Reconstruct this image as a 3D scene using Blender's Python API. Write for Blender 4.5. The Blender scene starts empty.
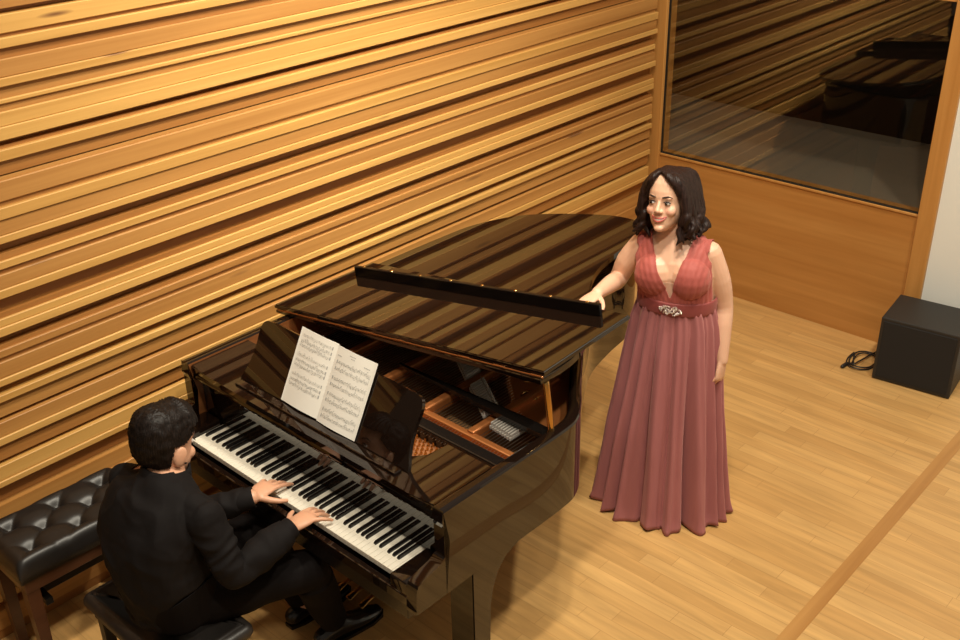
import bpy, bmesh, math, random
from math import sin, cos, pi, radians, sqrt, atan2, exp
from mathutils import Vector, Matrix, noise, Euler

random.seed(7)
SC = bpy.context.scene
COL = SC.collection

# ------------------------------------------------------------------ camera
cam_d = bpy.data.cameras.new('camera')
cam_d.sensor_width = 36.0
cam_d.lens = 1056.67 / 960 * 36.0
cam_d.clip_start = 0.05
cam = bpy.data.objects.new('camera', cam_d)
COL.objects.link(cam)
CR = Vector((0.74192361, 0.67015998, -0.02085565))
CU = Vector((-0.29798174, 0.35743637, 0.88512492))
CF = Vector((-0.60062987, 0.65048047, -0.46488592))
m = Matrix((CR, CU, -CF)).transposed().to_4x4()
m.translation = Vector((0, 0, 3.15645))
cam.matrix_world = m
SC.camera = cam

# ------------------------------------------------------------------ world and lamps
W = bpy.data.worlds.new('world'); SC.world = W
W.use_nodes = True
bgn = W.node_tree.nodes['Background']
bgn.inputs[0].default_value = (1.0, 0.82, 0.62, 1)
bgn.inputs[1].default_value = 0.16

def area(name, loc, target, power, size, col=(1.0, 0.91, 0.74), spread=180):
    d = bpy.data.lights.new(name, 'AREA'); d.shape = 'DISK'
    d.size = size; d.energy = power; d.color = col; d.spread = radians(spread)
    o = bpy.data.objects.new(name, d); COL.objects.link(o)
    o.location = loc
    o.rotation_euler = (Vector(target) - Vector(loc)).to_track_quat('-Z', 'Y').to_euler()
    return o
area('hall_lamp', (-0.3, 3.9, 5.6), (-1.3, 3.8, 0), 82, 0.25)
area('hall_lamp', (-1.5, 2.2, 5.6), (-2.2, 2.5, 0), 60, 0.22)
area('hall_lamp', (0.0, 1.0, 5.6), (-1.9, 2.6, 0.8), 84, 0.25)
area('wall_lamp', (-1.7, 1.4, 5.3), (-3.6, 1.6, 1.2), 22, 0.35)
area('wall_lamp', (-1.6, 3.0, 5.0), (-3.65, 3.05, 1.35), 17, 0.35, spread=58)
area('wall_lamp', (-1.7, 4.4, 5.3), (-3.6, 4.2, 1.2), 10, 0.35)
area('control_room_fill', (-3.2, 8.2, 2.9), (-3.2, 7.6, 0), 1.5, 0.6, (1.0, 0.80, 0.55))  # unseen fill light, added to lift the desk behind the glass

SC.view_settings.view_transform = 'Standard'
SC.view_settings.look = 'None'
SC.view_settings.exposure = 0.57
SC.view_settings.gamma = 1.0
SC.view_settings.use_curve_mapping = False

# ------------------------------------------------------------------ materials
def new_mat(name):
    mt = bpy.data.materials.new(name); mt.use_nodes = True
    return mt, mt.node_tree, mt.node_tree.nodes['Principled BSDF']

def plain(name, col, rough=0.5, metal=0.0, ior=1.5, coat=0.0, var=0.0, vscale=20, bump=0.0, sheen=0.0, sss=0.0, spec=0.5):
    mt, nt, p = new_mat(name)
    p.inputs['Base Color'].default_value = (*col, 1)
    p.inputs['Roughness'].default_value = rough
    p.inputs['Metallic'].default_value = metal
    p.inputs['IOR'].default_value = ior
    p.inputs['Specular IOR Level'].default_value = spec
    if coat:
        p.inputs['Coat Weight'].default_value = coat
        p.inputs['Coat Roughness'].default_value = 0.02
        p.inputs['Coat IOR'].default_value = 1.6
    if sheen:
        p.inputs['Sheen Weight'].default_value = sheen
        p.inputs['Sheen Roughness'].default_value = 0.4
    if sss:
        p.inputs['Subsurface Weight'].default_value = sss
        p.inputs['Subsurface Radius'].default_value = (0.012, 0.005, 0.003)
        p.inputs['Subsurface Scale'].default_value = 0.6
    tc = nt.nodes.new('ShaderNodeTexCoord')
    nz = nt.nodes.new('ShaderNodeTexNoise'); nz.inputs['Scale'].default_value = vscale
    nz.inputs['Detail'].default_value = 4
    nt.links.new(tc.outputs['Object'], nz.inputs['Vector'])
    if var:
        mx = nt.nodes.new('ShaderNodeMix'); mx.data_type = 'RGBA'
        mx.inputs[6].default_value = tuple(c * (1 - var) for c in col) + (1,)
        mx.inputs[7].default_value = tuple(min(1, c * (1 + var)) for c in col) + (1,)
        nt.links.new(nz.outputs['Fac'], mx.inputs[0])
        nt.links.new(mx.outputs[2], p.inputs['Base Color'])
    if bump:
        b = nt.nodes.new('ShaderNodeBump'); b.inputs['Strength'].default_value = bump
        b.inputs['Distance'].default_value = 0.004
        nt.links.new(nz.outputs['Fac'], b.inputs['Height'])
        nt.links.new(b.outputs['Normal'], p.inputs['Normal'])
    return mt

def wood(name, c1, c2, scale, rough=0.45, knots=None, dark=0.75, seed=0.0):
    mt, nt, p = new_mat(name)
    N = nt.nodes.new; L = nt.links.new
    tc = N('ShaderNodeTexCoord')
    mp = N('ShaderNodeMapping'); mp.inputs['Scale'].default_value = scale
    mp.inputs['Location'].default_value = (seed, seed * 1.7, seed * 0.6)
    L(tc.outputs['Object'], mp.inputs['Vector'])
    n1 = N('ShaderNodeTexNoise'); n1.inputs['Scale'].default_value = 1.0
    n1.inputs['Detail'].default_value = 6; n1.inputs['Distortion'].default_value = 0.4
    L(mp.outputs[0], n1.inputs['Vector'])
    n2 = N('ShaderNodeTexNoise'); n2.inputs['Scale'].default_value = 0.28
    n2.inputs['Detail'].default_value = 2
    L(mp.outputs[0], n2.inputs['Vector'])
    r = N('ShaderNodeValToRGB')
    r.color_ramp.elements[0].position = 0.3; r.color_ramp.elements[0].color = (*c1, 1)
    r.color_ramp.elements[1].position = 0.7; r.color_ramp.elements[1].color = (*c2, 1)
    L(n1.outputs['Fac'], r.inputs[0])
    mx = N('ShaderNodeMix'); mx.data_type = 'RGBA'; mx.blend_type = 'MULTIPLY'
    mr = N('ShaderNodeMapRange'); mr.inputs[1].default_value = 0.35; mr.inputs[2].default_value = 0.65
    mr.inputs[3].default_value = 0.0; mr.inputs[4].default_value = 1.0
    L(n2.outputs['Fac'], mr.inputs[0]); L(mr.outputs[0], mx.inputs[0])
    L(r.outputs[0], mx.inputs[6]); mx.inputs[7].default_value = (dark + 0.06, dark, dark - 0.08, 1)
    out = mx.outputs[2]
    if knots:
        m2 = N('ShaderNodeMapping'); m2.inputs['Scale'].default_value = knots
        L(tc.outputs['Object'], m2.inputs['Vector'])
        v = N('ShaderNodeTexVoronoi'); v.inputs['Scale'].default_value = 1.0
        L(m2.outputs[0], v.inputs['Vector'])
        k = N('ShaderNodeMapRange'); k.inputs[1].default_value = 0.05; k.inputs[2].default_value = 0.11
        k.inputs[3].default_value = 1.0; k.inputs[4].default_value = 0.0
        L(v.outputs['Distance'], k.inputs[0])
        m3 = N('ShaderNodeMix'); m3.data_type = 'RGBA'
        L(k.outputs[0], m3.inputs[0]); L(out, m3.inputs[6])
        m3.inputs[7].default_value = (0.16, 0.065, 0.02, 1)
        out = m3.outputs[2]
    L(out, p.inputs['Base Color'])
    p.inputs['Roughness'].default_value = rough
    b = N('ShaderNodeBump'); b.inputs['Strength'].default_value = 0.12; b.inputs['Distance'].default_value = 0.002
    L(n1.outputs['Fac'], b.inputs['Height']); L(b.outputs['Normal'], p.inputs['Normal'])
    return mt

M = {}
M['slat_a'] = wood('slat_pine_pale', (0.52, 0.29, 0.075), (0.62, 0.36, 0.105), (40, 1.1, 40), 0.55, (2.2, 1.3, 9.0), 0.80, 0.0)
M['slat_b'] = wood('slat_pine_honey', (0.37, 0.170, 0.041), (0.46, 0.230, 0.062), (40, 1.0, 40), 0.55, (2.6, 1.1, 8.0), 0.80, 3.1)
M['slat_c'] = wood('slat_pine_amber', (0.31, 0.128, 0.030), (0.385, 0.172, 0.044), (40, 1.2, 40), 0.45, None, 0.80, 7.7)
M['panel'] = wood('wall_panel_wood', (0.43, 0.200, 0.050), (0.52, 0.255, 0.070), (1.3, 20, 26), 0.4, None, 0.84, 1.3)
M['post'] = wood('post_wood', (0.46, 0.22, 0.055), (0.55, 0.28, 0.08), (30, 30, 1.4), 0.42, None, 0.85, 5.0)
M['lacquer'] = plain('black_piano_lacquer', (0.008, 0.004, 0.0025), 0.025, ior=1.64)
M['lacquer_soft'] = plain('black_satin_lacquer', (0.008, 0.006, 0.005), 0.22, ior=1.5)
M['lip_black'] = plain('black_edge_lacquer', (0.004, 0.003, 0.003), 0.12, spec=0.2)
M['black_matte'] = plain('matte_black', (0.010, 0.009, 0.008), 0.6)
M['copper'] = plain('bronze_plate_paint', (0.42, 0.15, 0.045), 0.33, metal=0.55, var=0.15, vscale=6)
M['felt_red'] = plain('red_felt', (0.26, 0.10, 0.035), 0.9, var=0.2, vscale=60)
M['felt_white'] = plain('white_felt', (0.42, 0.39, 0.35), 0.9)
M['string'] = plain('string_steel', (0.55, 0.50, 0.44), 0.3, metal=1.0)
M['brass'] = plain('brass', (0.60, 0.36, 0.12), 0.2, metal=1.0)
M['hinge'] = plain('bronze_hinge', (0.30, 0.13, 0.05), 0.25, metal=0.9)
M['soundboard'] = wood('soundboard_spruce', (0.20, 0.11, 0.05), (0.27, 0.155, 0.07), (30, 2, 30), 0.35)
M['inner_veneer'] = wood('rim_veneer', (0.16, 0.06, 0.02), (0.24, 0.09, 0.03), (12, 12, 40), 0.2)
M['ivory'] = plain('white_key_top', (0.80, 0.75, 0.64), 0.2, ior=1.5)
M['ebony'] = plain('black_key', (0.008, 0.007, 0.007), 0.16)
M['leather'] = plain('black_leather', (0.010, 0.008, 0.007), 0.42, var=0.2, vscale=30, bump=0.15)
M['vinyl'] = plain('dark_grey_vinyl', (0.020, 0.016, 0.014), 0.42, var=0.15, vscale=40, bump=0.1)
M['dark_wood'] = wood('dark_stained_wood', (0.05, 0.018, 0.009), (0.09, 0.033, 0.014), (20, 2, 20), 0.3)
M['steel_black'] = plain('black_steel', (0.02, 0.018, 0.016), 0.35, metal=0.6)
M['paper'] = plain('music_paper', (0.80, 0.78, 0.72), 0.8, var=0.03, vscale=8)
M['ink'] = plain('printing_ink', (0.38, 0.38, 0.37), 0.8)
M['ink_pale'] = plain('pale_staff_ink', (0.66, 0.65, 0.61), 0.8)
M['skin_w'] = plain('skin_fair', (0.70, 0.42, 0.285), 0.45, var=0.06, vscale=14, sss=0.1)
M['skin_m'] = plain('skin_warm', (0.60, 0.32, 0.20), 0.45, var=0.08, vscale=14, sss=0.1)
M['lip'] = plain('lips_rose', (0.46, 0.10, 0.085), 0.35)
M['lip_m'] = plain('lips_plain', (0.42, 0.15, 0.10), 0.45)
M['brow'] = plain('eyebrow_hair', (0.030, 0.014, 0.009), 0.7)
M['eye_white'] = plain('eye_white', (0.72, 0.68, 0.64), 0.2)
M['iris'] = plain('dark_iris', (0.020, 0.010, 0.006), 0.1)
M['teeth'] = plain('teeth', (0.80, 0.74, 0.66), 0.25)
M['blush'] = plain('cheek_blush', (0.70, 0.375, 0.26), 0.45, sss=0.1)
M['shirt'] = plain('black_cotton_shirt', (0.0065, 0.0050, 0.0050), 0.8, var=0.25, vscale=25, spec=0.16)
M['trousers'] = plain('black_trousers', (0.0045, 0.0032, 0.0032), 0.8, var=0.2, vscale=25, spec=0.10)
M['shoe'] = plain('black_polished_shoe', (0.008, 0.007, 0.007), 0.2)
M['sequin'] = plain('silver_beads', (0.75, 0.66, 0.62), 0.2, metal=0.9)
M['nail'] = plain('finger_nail', (0.62, 0.33, 0.24), 0.3)
M['white_wall'] = plain('white_wall_paint', (0.77, 0.79, 0.75), 0.7, var=0.03, vscale=3)
M['room_wall'] = plain('control_room_wall', (0.06, 0.045, 0.035), 0.8, var=0.1, vscale=3)
M['desk_grey'] = plain('grey_desk_laminate', (0.24, 0.215, 0.18), 0.5, var=0.05, vscale=4)
M['speaker'] = plain('speaker_black_paint', (0.018, 0.016, 0.014), 0.55, bump=0.2, vscale=300)
M['grille'] = plain('speaker_grille_cloth', (0.009, 0.008, 0.0075), 0.8)
M['rubber'] = plain('black_rubber', (0.012, 0.011, 0.011), 0.5)

def hair_mat(name, c, rough):
    mt, nt, p = new_mat(name)
    N = nt.nodes.new; L = nt.links.new
    tc = N('ShaderNodeTexCoord'); mp = N('ShaderNodeMapping'); mp.inputs['Scale'].default_value = (220, 220, 18)
    L(tc.outputs['Object'], mp.inputs['Vector'])
    n = N('ShaderNodeTexNoise'); n.inputs['Scale'].default_value = 1; n.inputs['Detail'].default_value = 3
    L(mp.outputs[0], n.inputs['Vector'])
    r = N('ShaderNodeValToRGB')
    r.color_ramp.elements[0].position = 0.35; r.color_ramp.elements[0].color = (c[0] * .5, c[1] * .5, c[2] * .5, 1)
    r.color_ramp.elements[1].position = 0.68; r.color_ramp.elements[1].color = (c[0] * 1.9, c[1] * 1.8, c[2] * 1.7, 1)
    L(n.outputs['Fac'], r.inputs[0]); L(r.outputs[0], p.inputs['Base Color'])
    p.inputs['Roughness'].default_value = rough
    p.inputs['Specular IOR Level'].default_value = 0.22
    b = N('ShaderNodeBump'); b.inputs['Strength'].default_value = 0.35; b.inputs['Distance'].default_value = 0.002
    L(n.outputs['Fac'], b.inputs['Height']); L(b.outputs['Normal'], p.inputs['Normal'])
    return mt
M['hair_w'] = hair_mat('dark_brown_hair', (0.014, 0.006, 0.0045), 0.5)
M['hair_m'] = hair_mat('black_hair', (0.008, 0.005, 0.004), 0.5)

def dress_mat(name, c, c2):
    mt, nt, p = new_mat(name)
    N = nt.nodes.new; L = nt.links.new
    tc = N('ShaderNodeTexCoord'); mp = N('ShaderNodeMapping'); mp.inputs['Scale'].default_value = (50, 50, 3)
    L(tc.outputs['Object'], mp.inputs['Vector'])
    n = N('ShaderNodeTexNoise'); n.inputs['Scale'].default_value = 1; n.inputs['Detail'].default_value = 3
    L(mp.outputs[0], n.inputs['Vector'])
    mx = N('ShaderNodeMix'); mx.data_type = 'RGBA'
    mx.inputs[6].default_value = (*c, 1); mx.inputs[7].default_value = (*c2, 1)
    L(n.outputs['Fac'], mx.inputs[0]); L(mx.outputs[2], p.inputs['Base Color'])
    p.inputs['Roughness'].default_value = 0.7
    p.inputs['Sheen Weight'].default_value = 0.35
    p.inputs['Sheen Tint'].default_value = (0.9, 0.5, 0.45, 1)
    return mt
M['dress'] = dress_mat('dusty_rose_chiffon', (0.285, 0.090, 0.094), (0.37, 0.128, 0.130))
M['bodice'] = dress_mat('rose_red_chiffon', (0.31, 0.060, 0.050), (0.42, 0.095, 0.075))
M['band'] = dress_mat('deep_rose_band', (0.20, 0.032, 0.032), (0.27, 0.05, 0.045))

def floor_mat():
    mt, nt, p = new_mat('parquet_floor')
    N = nt.nodes.new; L = nt.links.new
    tc = N('ShaderNodeTexCoord')
    bk = N('ShaderNodeTexBrick')
    bk.inputs['Color1'].default_value = (0.0, 0, 0, 1); bk.inputs['Color2'].default_value = (1, 1, 1, 1)
    bk.inputs['Mortar'].default_value = (0.5, 0.5, 0.5, 1)
    bk.inputs['Scale'].default_value = 1.0; bk.inputs['Mortar Size'].default_value = 0.0012
    bk.inputs['Brick Width'].default_value = 0.62; bk.inputs['Row Height'].default_value = 0.075
    bk.offset = 0.37; bk.offset_frequency = 2; bk.squash = 1.35; bk.squash_frequency = 3
    L(tc.outputs['Object'], bk.inputs['Vector'])
    r = N('ShaderNodeValToRGB')
    e = r.color_ramp.elements
    e[0].position = 0.0; e[0].color = (0.52, 0.295, 0.102, 1)
    e[1].position = 1.0; e[1].color = (0.61, 0.365, 0.136, 1)
    L(bk.outputs['Color'], r.inputs[0])
    mp = N('ShaderNodeMapping'); mp.inputs['Scale'].default_value = (2.2, 26, 1)
    L(tc.outputs['Object'], mp.inputs['Vector'])
    n = N('ShaderNodeTexNoise'); n.inputs['Scale'].default_value = 1.0; n.inputs['Detail'].default_value = 5
    n.inputs['Distortion'].default_value = 0.6
    L(mp.outputs[0], n.inputs['Vector'])
    mr = N('ShaderNodeMapRange'); mr.inputs[1].default_value = 0.3; mr.inputs[2].default_value = 0.7
    mr.inputs[3].default_value = 0.80; mr.inputs[4].default_value = 1.08
    L(n.outputs['Fac'], mr.inputs[0])
    mx = N('ShaderNodeMix'); mx.data_type = 'RGBA'; mx.blend_type = 'MULTIPLY'; mx.inputs[0].default_value = 1.0
    L(r.outputs[0], mx.inputs[6]); L(mr.outputs[0], mx.inputs[7])
    m2 = N('ShaderNodeMix'); m2.data_type = 'RGBA'
    f = N('ShaderNodeMath'); f.operation = 'MULTIPLY'; f.inputs[1].default_value = 0.45
    L(bk.outputs['Fac'], f.inputs[0]); L(f.outputs[0], m2.inputs[0])
    L(mx.outputs[2], m2.inputs[6]); m2.inputs[7].default_value = (0.22, 0.10, 0.03, 1)
    L(m2.outputs[2], p.inputs['Base Color'])
    p.inputs['Roughness'].default_value = 0.33
    p.inputs['IOR'].default_value = 1.45
    return mt
M['floor'] = floor_mat()
M['strip'] = wood('floor_strip_wood', (0.43, 0.215, 0.062), (0.51, 0.27, 0.085), (30, 1.5, 30), 0.35)

def glass_mat():
    mt = bpy.data.materials.new('window_glass'); mt.use_nodes = True
    nt = mt.node_tree; nt.nodes.clear()
    N = nt.nodes.new; L = nt.links.new
    o = N('ShaderNodeOutputMaterial'); mx = N('ShaderNodeMixShader')
    t = N('ShaderNodeBsdfTransparent'); t.inputs[0].default_value = (0.90, 0.88, 0.84, 1)
    g = N('ShaderNodeBsdfGlossy'); g.inputs[0].default_value = (1, 0.97, 0.92, 1); g.inputs['Roughness'].default_value = 0.012
    f = N('ShaderNodeFresnel')
    ge = N('ShaderNodeNewGeometry'); mr = N('ShaderNodeMapRange')
    mr.inputs[3].default_value = 1.9; mr.inputs[4].default_value = 1 / 1.9
    L(ge.outputs['Backfacing'], mr.inputs[0]); L(mr.outputs[0], f.inputs[0])
    L(f.outputs[0], mx.inputs[0]); L(t.outputs[0], mx.inputs[1]); L(g.outputs[0], mx.inputs[2])
    L(mx.outputs[0], o.inputs[0])
    return mt
M['glass'] = glass_mat()

# ------------------------------------------------------------------ helpers
def link(name, mesh, mats, parent=None, smooth=False, **props):
    o = bpy.data.objects.new(name, mesh)
    COL.objects.link(o)
    if not isinstance(mats, (list, tuple)): mats = [mats]
    for mm in mats: mesh.materials.append(mm)
    if smooth:
        for p in mesh.polygons: p.use_smooth = True
    if parent is not None: o.parent = parent
    for k, v in props.items(): o[k] = v
    return o

def obj(name, bm, mats, parent=None, smooth=False, auto=None, **props):
    bmesh.ops.recalc_face_normals(bm, faces=bm.faces)
    if auto is not None:
        for f in bm.faces: f.smooth = len(f.verts) <= 8
        for e in bm.edges:
            if len(e.link_faces) == 2 and e.calc_face_angle(0) > radians(auto): e.smooth = False
    me = bpy.data.meshes.new(name); bm.to_mesh(me); bm.free()
    return link(name, me, mats, parent, smooth, **props)

def empty(name, loc, rz=0.0, **props):
    o = bpy.data.objects.new(name, None); COL.objects.link(o)
    o.location = loc; o.rotation_euler = (0, 0, rz)
    for k, v in props.items(): o[k] = v
    return o

def box(bm, x0, x1, y0, y1, z0, z1, bevel=0.0, seg=2, mat=0, M4=None):
    vs = [bm.verts.new((x, y, z)) for x in (x0, x1) for y in (y0, y1) for z in (z0, z1)]
    idx = ((0, 1, 3, 2), (4, 6, 7, 5), (0, 4, 5, 1), (2, 3, 7, 6), (0, 2, 6, 4), (1, 5, 7, 3))
    fs = [bm.faces.new([vs[i] for i in f]) for f in idx]
    for f in fs: f.material_index = mat
    if bevel:
        es = list({e for f in fs for e in f.edges})
        r = bmesh.ops.bevel(bm, geom=es, offset=bevel, segments=seg, affect='EDGES', profile=0.5)
        vs = list({v for f in r['faces'] for v in f.verts} | {v for v in vs if v.is_valid})
        for f in r['faces']: f.material_index = mat
    if M4 is not None:
        for v in vs: v.co = M4 @ v.co
    return vs

def loft(bm, rings, mat=0, closed=True, caps=True):
    n = len(rings[0]); R = [[bm.verts.new(p) for p in r] for r in rings]
    fs = []
    for i in range(len(R) - 1):
        for j in range(n if closed else n - 1):
            k = (j + 1) % n
            fs.append(bm.faces.new((R[i][j], R[i][k], R[i + 1][k], R[i + 1][j])))
    if caps and closed:
        for r in (R[0], R[-1]):
            c = bm.verts.new(sum((v.co for v in r), Vector()) / n)
            for j in range(n): fs.append(bm.faces.new((r[j], r[(j + 1) % n], c)))
    for f in fs: f.material_index = mat
    return R

def prism(bm, pts, axis, a0, a1, mat=0):
    """polygon (p,q) extruded along axis 0/1/2"""
    def P(p, q, a):
        return {0: (a, p, q), 1: (p, a, q), 2: (p, q, a)}[axis]
    A = [bm.verts.new(P(p, q, a0)) for p, q in pts]; B = [bm.verts.new(P(p, q, a1)) for p, q in pts]
    n = len(pts); fs = [bm.faces.new(A), bm.faces.new(B)]
    for i in range(n):
        fs.append(bm.faces.new((A[i], A[(i + 1) % n], B[(i + 1) % n], B[i])))
    for f in fs: f.material_index = mat
    return A + B

def catmull(pts, k=6, closed=False):
    out = []; n = len(pts)
    pts = [tuple(p) for p in pts]
    rng = n if closed else n - 1
    for i in range(rng):
        if closed: p0, p1, p2, p3 = pts[i - 1], pts[i], pts[(i + 1) % n], pts[(i + 2) % n]
        else: p0, p1, p2, p3 = pts[max(i - 1, 0)], pts[i], pts[i + 1], pts[min(i + 2, n - 1)]
        for j in range(k):
            t = j / k; t2, t3 = t * t, t * t * t
            out.append(tuple(0.5 * (2 * b + (c - a) * t + (2 * a - 5 * b + 4 * c - d) * t2 + (3 * b - a - 3 * c + d) * t3)
                             for a, b, c, d in zip(p0, p1, p2, p3)))
    if not closed: out.append(pts[-1])
    return out

def tube(bm, pts, rad, seg=12, mat=0, up=None, round_ends=True, sub=0):
    """tapered tube; rad per point: float or (across, along up)"""
    P = [Vector(p) for p in pts]; Rr = [(r, r) if not isinstance(r, tuple) else r for r in (rad if isinstance(rad, (list, tuple)) else [rad] * len(P))]
    if sub:
        q = catmull([(*p, *r) for p, r in zip(P, Rr)], sub)
        P = [Vector(v[:3]) for v in q]; Rr = [(max(v[3], 1e-4), max(v[4], 1e-4)) for v in q]
    n = len(P); T = []
    for i in range(n):
        t = (P[min(i + 1, n - 1)] - P[max(i - 1, 0)]); T.append(t.normalized())
    u = Vector(up) if up is not None else (Vector((0, 0, 1)) if abs(T[0].z) < 0.9 else Vector((0, 1, 0)))
    rings = []
    for i in range(n):
        t = T[i]
        if up is not None: u0 = Vector(up)
        else: u0 = u
        w = (u0 - t * u0.dot(t)).normalized(); s = t.cross(w); u = w
        ra, rb = Rr[i]
        ring = lambda c, k: [c + s * (ra * k * cos(a)) + w * (rb * k * sin(a)) for a in [2 * pi * j / seg for j in range(seg)]]
        if i == 0 and round_ends:
            d = min(ra, rb)
            for th in (80, 50, 25): rings.append(ring(P[i] - t * d * sin(radians(th)), cos(radians(th))))
        rings.append(ring(P[i], 1))
        if i == n - 1 and round_ends:
            d = min(ra, rb)
            for th in (25, 50, 80): rings.append(ring(P[i] + t * d * sin(radians(th)), cos(radians(th))))
    return loft(bm, rings, mat)

def ball(bm, c, r, M4=None, seg=16, mat=0, rot=None):
    r = (r, r, r) if not isinstance(r, tuple) else r
    mt = Matrix.Translation(c)
    if rot is not None: mt = mt @ rot.to_4x4()
    mt = mt @ Matrix.Diagonal((*r, 1))
    if M4 is not None: mt = M4 @ mt
    g = bmesh.ops.create_uvsphere(bm, u_segments=seg, v_segments=max(6, seg // 2), radius=1, matrix=mt)
    for v in g['verts']:
        for f in v.link_faces: f.material_index = mat
    return g['verts']

def cyl(bm, c, r, h, seg=24, mat=0, r2=None):
    rr = r if r2 is None else r2
    return loft(bm, [[(c[0] + a * cos(2 * pi * j / seg), c[1] + a * sin(2 * pi * j / seg), z) for j in range(seg)] for a, z in ((r, c[2]), (rr, c[2] + h))], mat)

def solid(bm, voxel, smooth=3, factor=0.5):
    """union of closed overlapping shapes into one continuous surface"""
    bmesh.ops.recalc_face_normals(bm, faces=bm.faces)
    me = bpy.data.meshes.new('tmp'); bm.to_mesh(me); bm.free()
    o = bpy.data.objects.new('tmp', me); COL.objects.link(o)
    r = o.modifiers.new('r', 'REMESH'); r.mode = 'VOXEL'; r.voxel_size = voxel; r.use_smooth_shade = True
    if smooth:
        s = o.modifiers.new('s', 'SMOOTH'); s.iterations = smooth; s.factor = factor
    dg = bpy.context.evaluated_depsgraph_get(); dg.update()
    out = bpy.data.meshes.new_from_object(o.evaluated_get(dg))
    bpy.data.objects.remove(o); bpy.data.meshes.remove(me)
    return out

def tag(o, label, cat, group=None):
    o['label'] = label; o['category'] = cat
    if group: o['group'] = group
    return o

# ------------------------------------------------------------------ setting
WX = -3.70; YB = 5.74
def structure(name, bm, mats, **k):
    return obj(name, bm, mats, kind='structure', **k)

bm = bmesh.new(); box(bm, -3.95, 3.2, -2.5, YB + 0.1, -0.08, 0.0); structure('floor', bm, M['floor'])
bm = bmesh.new(); box(bm, -1.296, -1.232, -2.5, YB, -0.004, 0.0015); structure('trim_1', bm, M['strip'], label='darker wood strip set into the parquet floor')

DEP = {'P': 0.021, 'M': 0.014, 'R': 0.003, 'S': -0.03}
rows = [(2.381, 'R'), (2.361, 'P'), (2.326, 'R'), (2.29, 'M'), (2.229, 'P'), (2.199, 'R'), (2.156, 'M'), (2.14, 'R'), (2.113, 'M'), (2.063, 'P'), (2.016, 'S'), (1.995, 'R'), (1.984, 'P'), (1.944, 'R'), (1.893, 'S'), (1.887, 'R'), (1.874, 'M'), (1.8, 'R'), (1.78, 'P'), (1.736, 'M'), (1.678, 'P'), (1.649, 'S'), (1.607, 'R'), (1.582, 'M'), (1.552, 'R'), (1.533, 'M'), (1.478, 'P'), (1.444, 'S'), (1.385, 'R'), (1.365, 'M'), (1.334, 'P'), (1.299, 'S'), (1.262, 'R'), (1.245, 'M'), (1.214, 'R'), (1.197, 'M'), (1.133, 'P'), (1.104, 'S'), (1.070, 'P'), (1.040, 'R'), (0.973, 'S'), (0.956, 'M'), (0.896, 'P'), (0.864, 'R'), (0.794, 'S'), (0.776, 'M'), (0.714, 'P'), (0.688, 'S'), (0.60, 'R'), (0.53, 'M'), (0.44, 'P'), (0.40, 'S'), (0.36, 'R'), (0.30, 'M'), (0.22, 'P'), (0.185, 'S'), (0.14, 'M'), (0.05, 'R'), (0.0, 'end')]
top = [(r[0] + 1.66, r[1]) for r in rows if 0.70 < r[0] < 2.37] 
bot_top = top[-1][0]
rows = [(4.03, 'M')] + top + [(2.392, 'S')] + rows
bm = bmesh.new()
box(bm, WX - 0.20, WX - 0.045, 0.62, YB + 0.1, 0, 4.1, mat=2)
for i in range(len(rows) - 1):
    z1, k = rows[i]; z0 = rows[i + 1][0]
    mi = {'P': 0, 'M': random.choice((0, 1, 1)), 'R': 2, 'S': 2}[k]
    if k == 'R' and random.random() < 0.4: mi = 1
    if z1 - z0 < 0.002: continue
    bv = 0.0025 if k in 'PM' and z1 - z0 > 0.012 else 0
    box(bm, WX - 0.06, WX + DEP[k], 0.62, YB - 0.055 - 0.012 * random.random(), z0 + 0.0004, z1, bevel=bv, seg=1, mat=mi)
structure('wall_left', bm, [M['slat_a'], M['slat_b'], M['slat_c']])
bm = bmesh.new(); box(bm, WX - 0.2, WX + 0.02, -2.5, 0.62, 0, 4.1); structure('wall_left_front', bm, M['room_wall'])

# back wall: timber panel below the window, posts, head, white wall to the right
GX0, GX1, GZ0, GZ1 = -3.645, -1.915, 0.862, 2.031
bm = bmesh.new()
box(bm, GX0 - 0.10, GX1, YB + 0.006, YB + 0.10, 0, GZ0 - 0.012)
structure('wall_back', bm, M['panel'], label='plain wood panelling below the control room window')
bm = bmesh.new(); box(bm, -1.82, 3.2, YB, YB + 0.10, 0, 4.1); structure('wall_back_white', bm, M['white_wall'])
bm = bmesh.new(); box(bm, GX0 - 0.10, GX1, YB + 0.006, YB + 0.10, GZ1 + 0.03, 4.1); structure('wall_back_upper', bm, M['panel'])
bm = bmesh.new(); box(bm, -3.78, GX0, YB - 0.02, YB + 0.1, 0, 4.1, bevel=0.003, seg=1); structure('trim_2', bm, M['post'])
bm = bmesh.new(); box(bm, GX1 + 0.0, -1.818, YB - 0.025, YB + 0.1, 0, 4.1, bevel=0.003, seg=1); structure('trim_3', bm, M['post'])
bm = bmesh.new()
box(bm, GX0, GX1, YB - 0.005, YB + 0.1, GZ0 - 0.014, GZ0, bevel=0.002, seg=1)
box(bm, GX0, GX1, YB - 0.005, YB + 0.1, GZ1, GZ1 + 0.045, bevel=0.002, seg=1)
wf = structure('window_1', bm, M['post'], label='large fixed control room window in a wood frame')
bm = bmesh.new(); box(bm, GX0, GX1, YB + 0.012, YB + 0.020, GZ0, GZ1)
obj('window_pane', bm, M['glass'], wf)
bm = bmesh.new()
box(bm, GX0, GX0 + 0.003, YB + 0.005, YB + 0.03, GZ0, GZ1); box(bm, GX1 - 0.007, GX1, YB + 0.005, YB + 0.03, GZ0, GZ1)
box(bm, GX0, GX1, YB + 0.005, YB + 0.03, GZ0, GZ0 + 0.005)
obj('window_gasket', bm, M['rubber'], wf)
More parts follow.
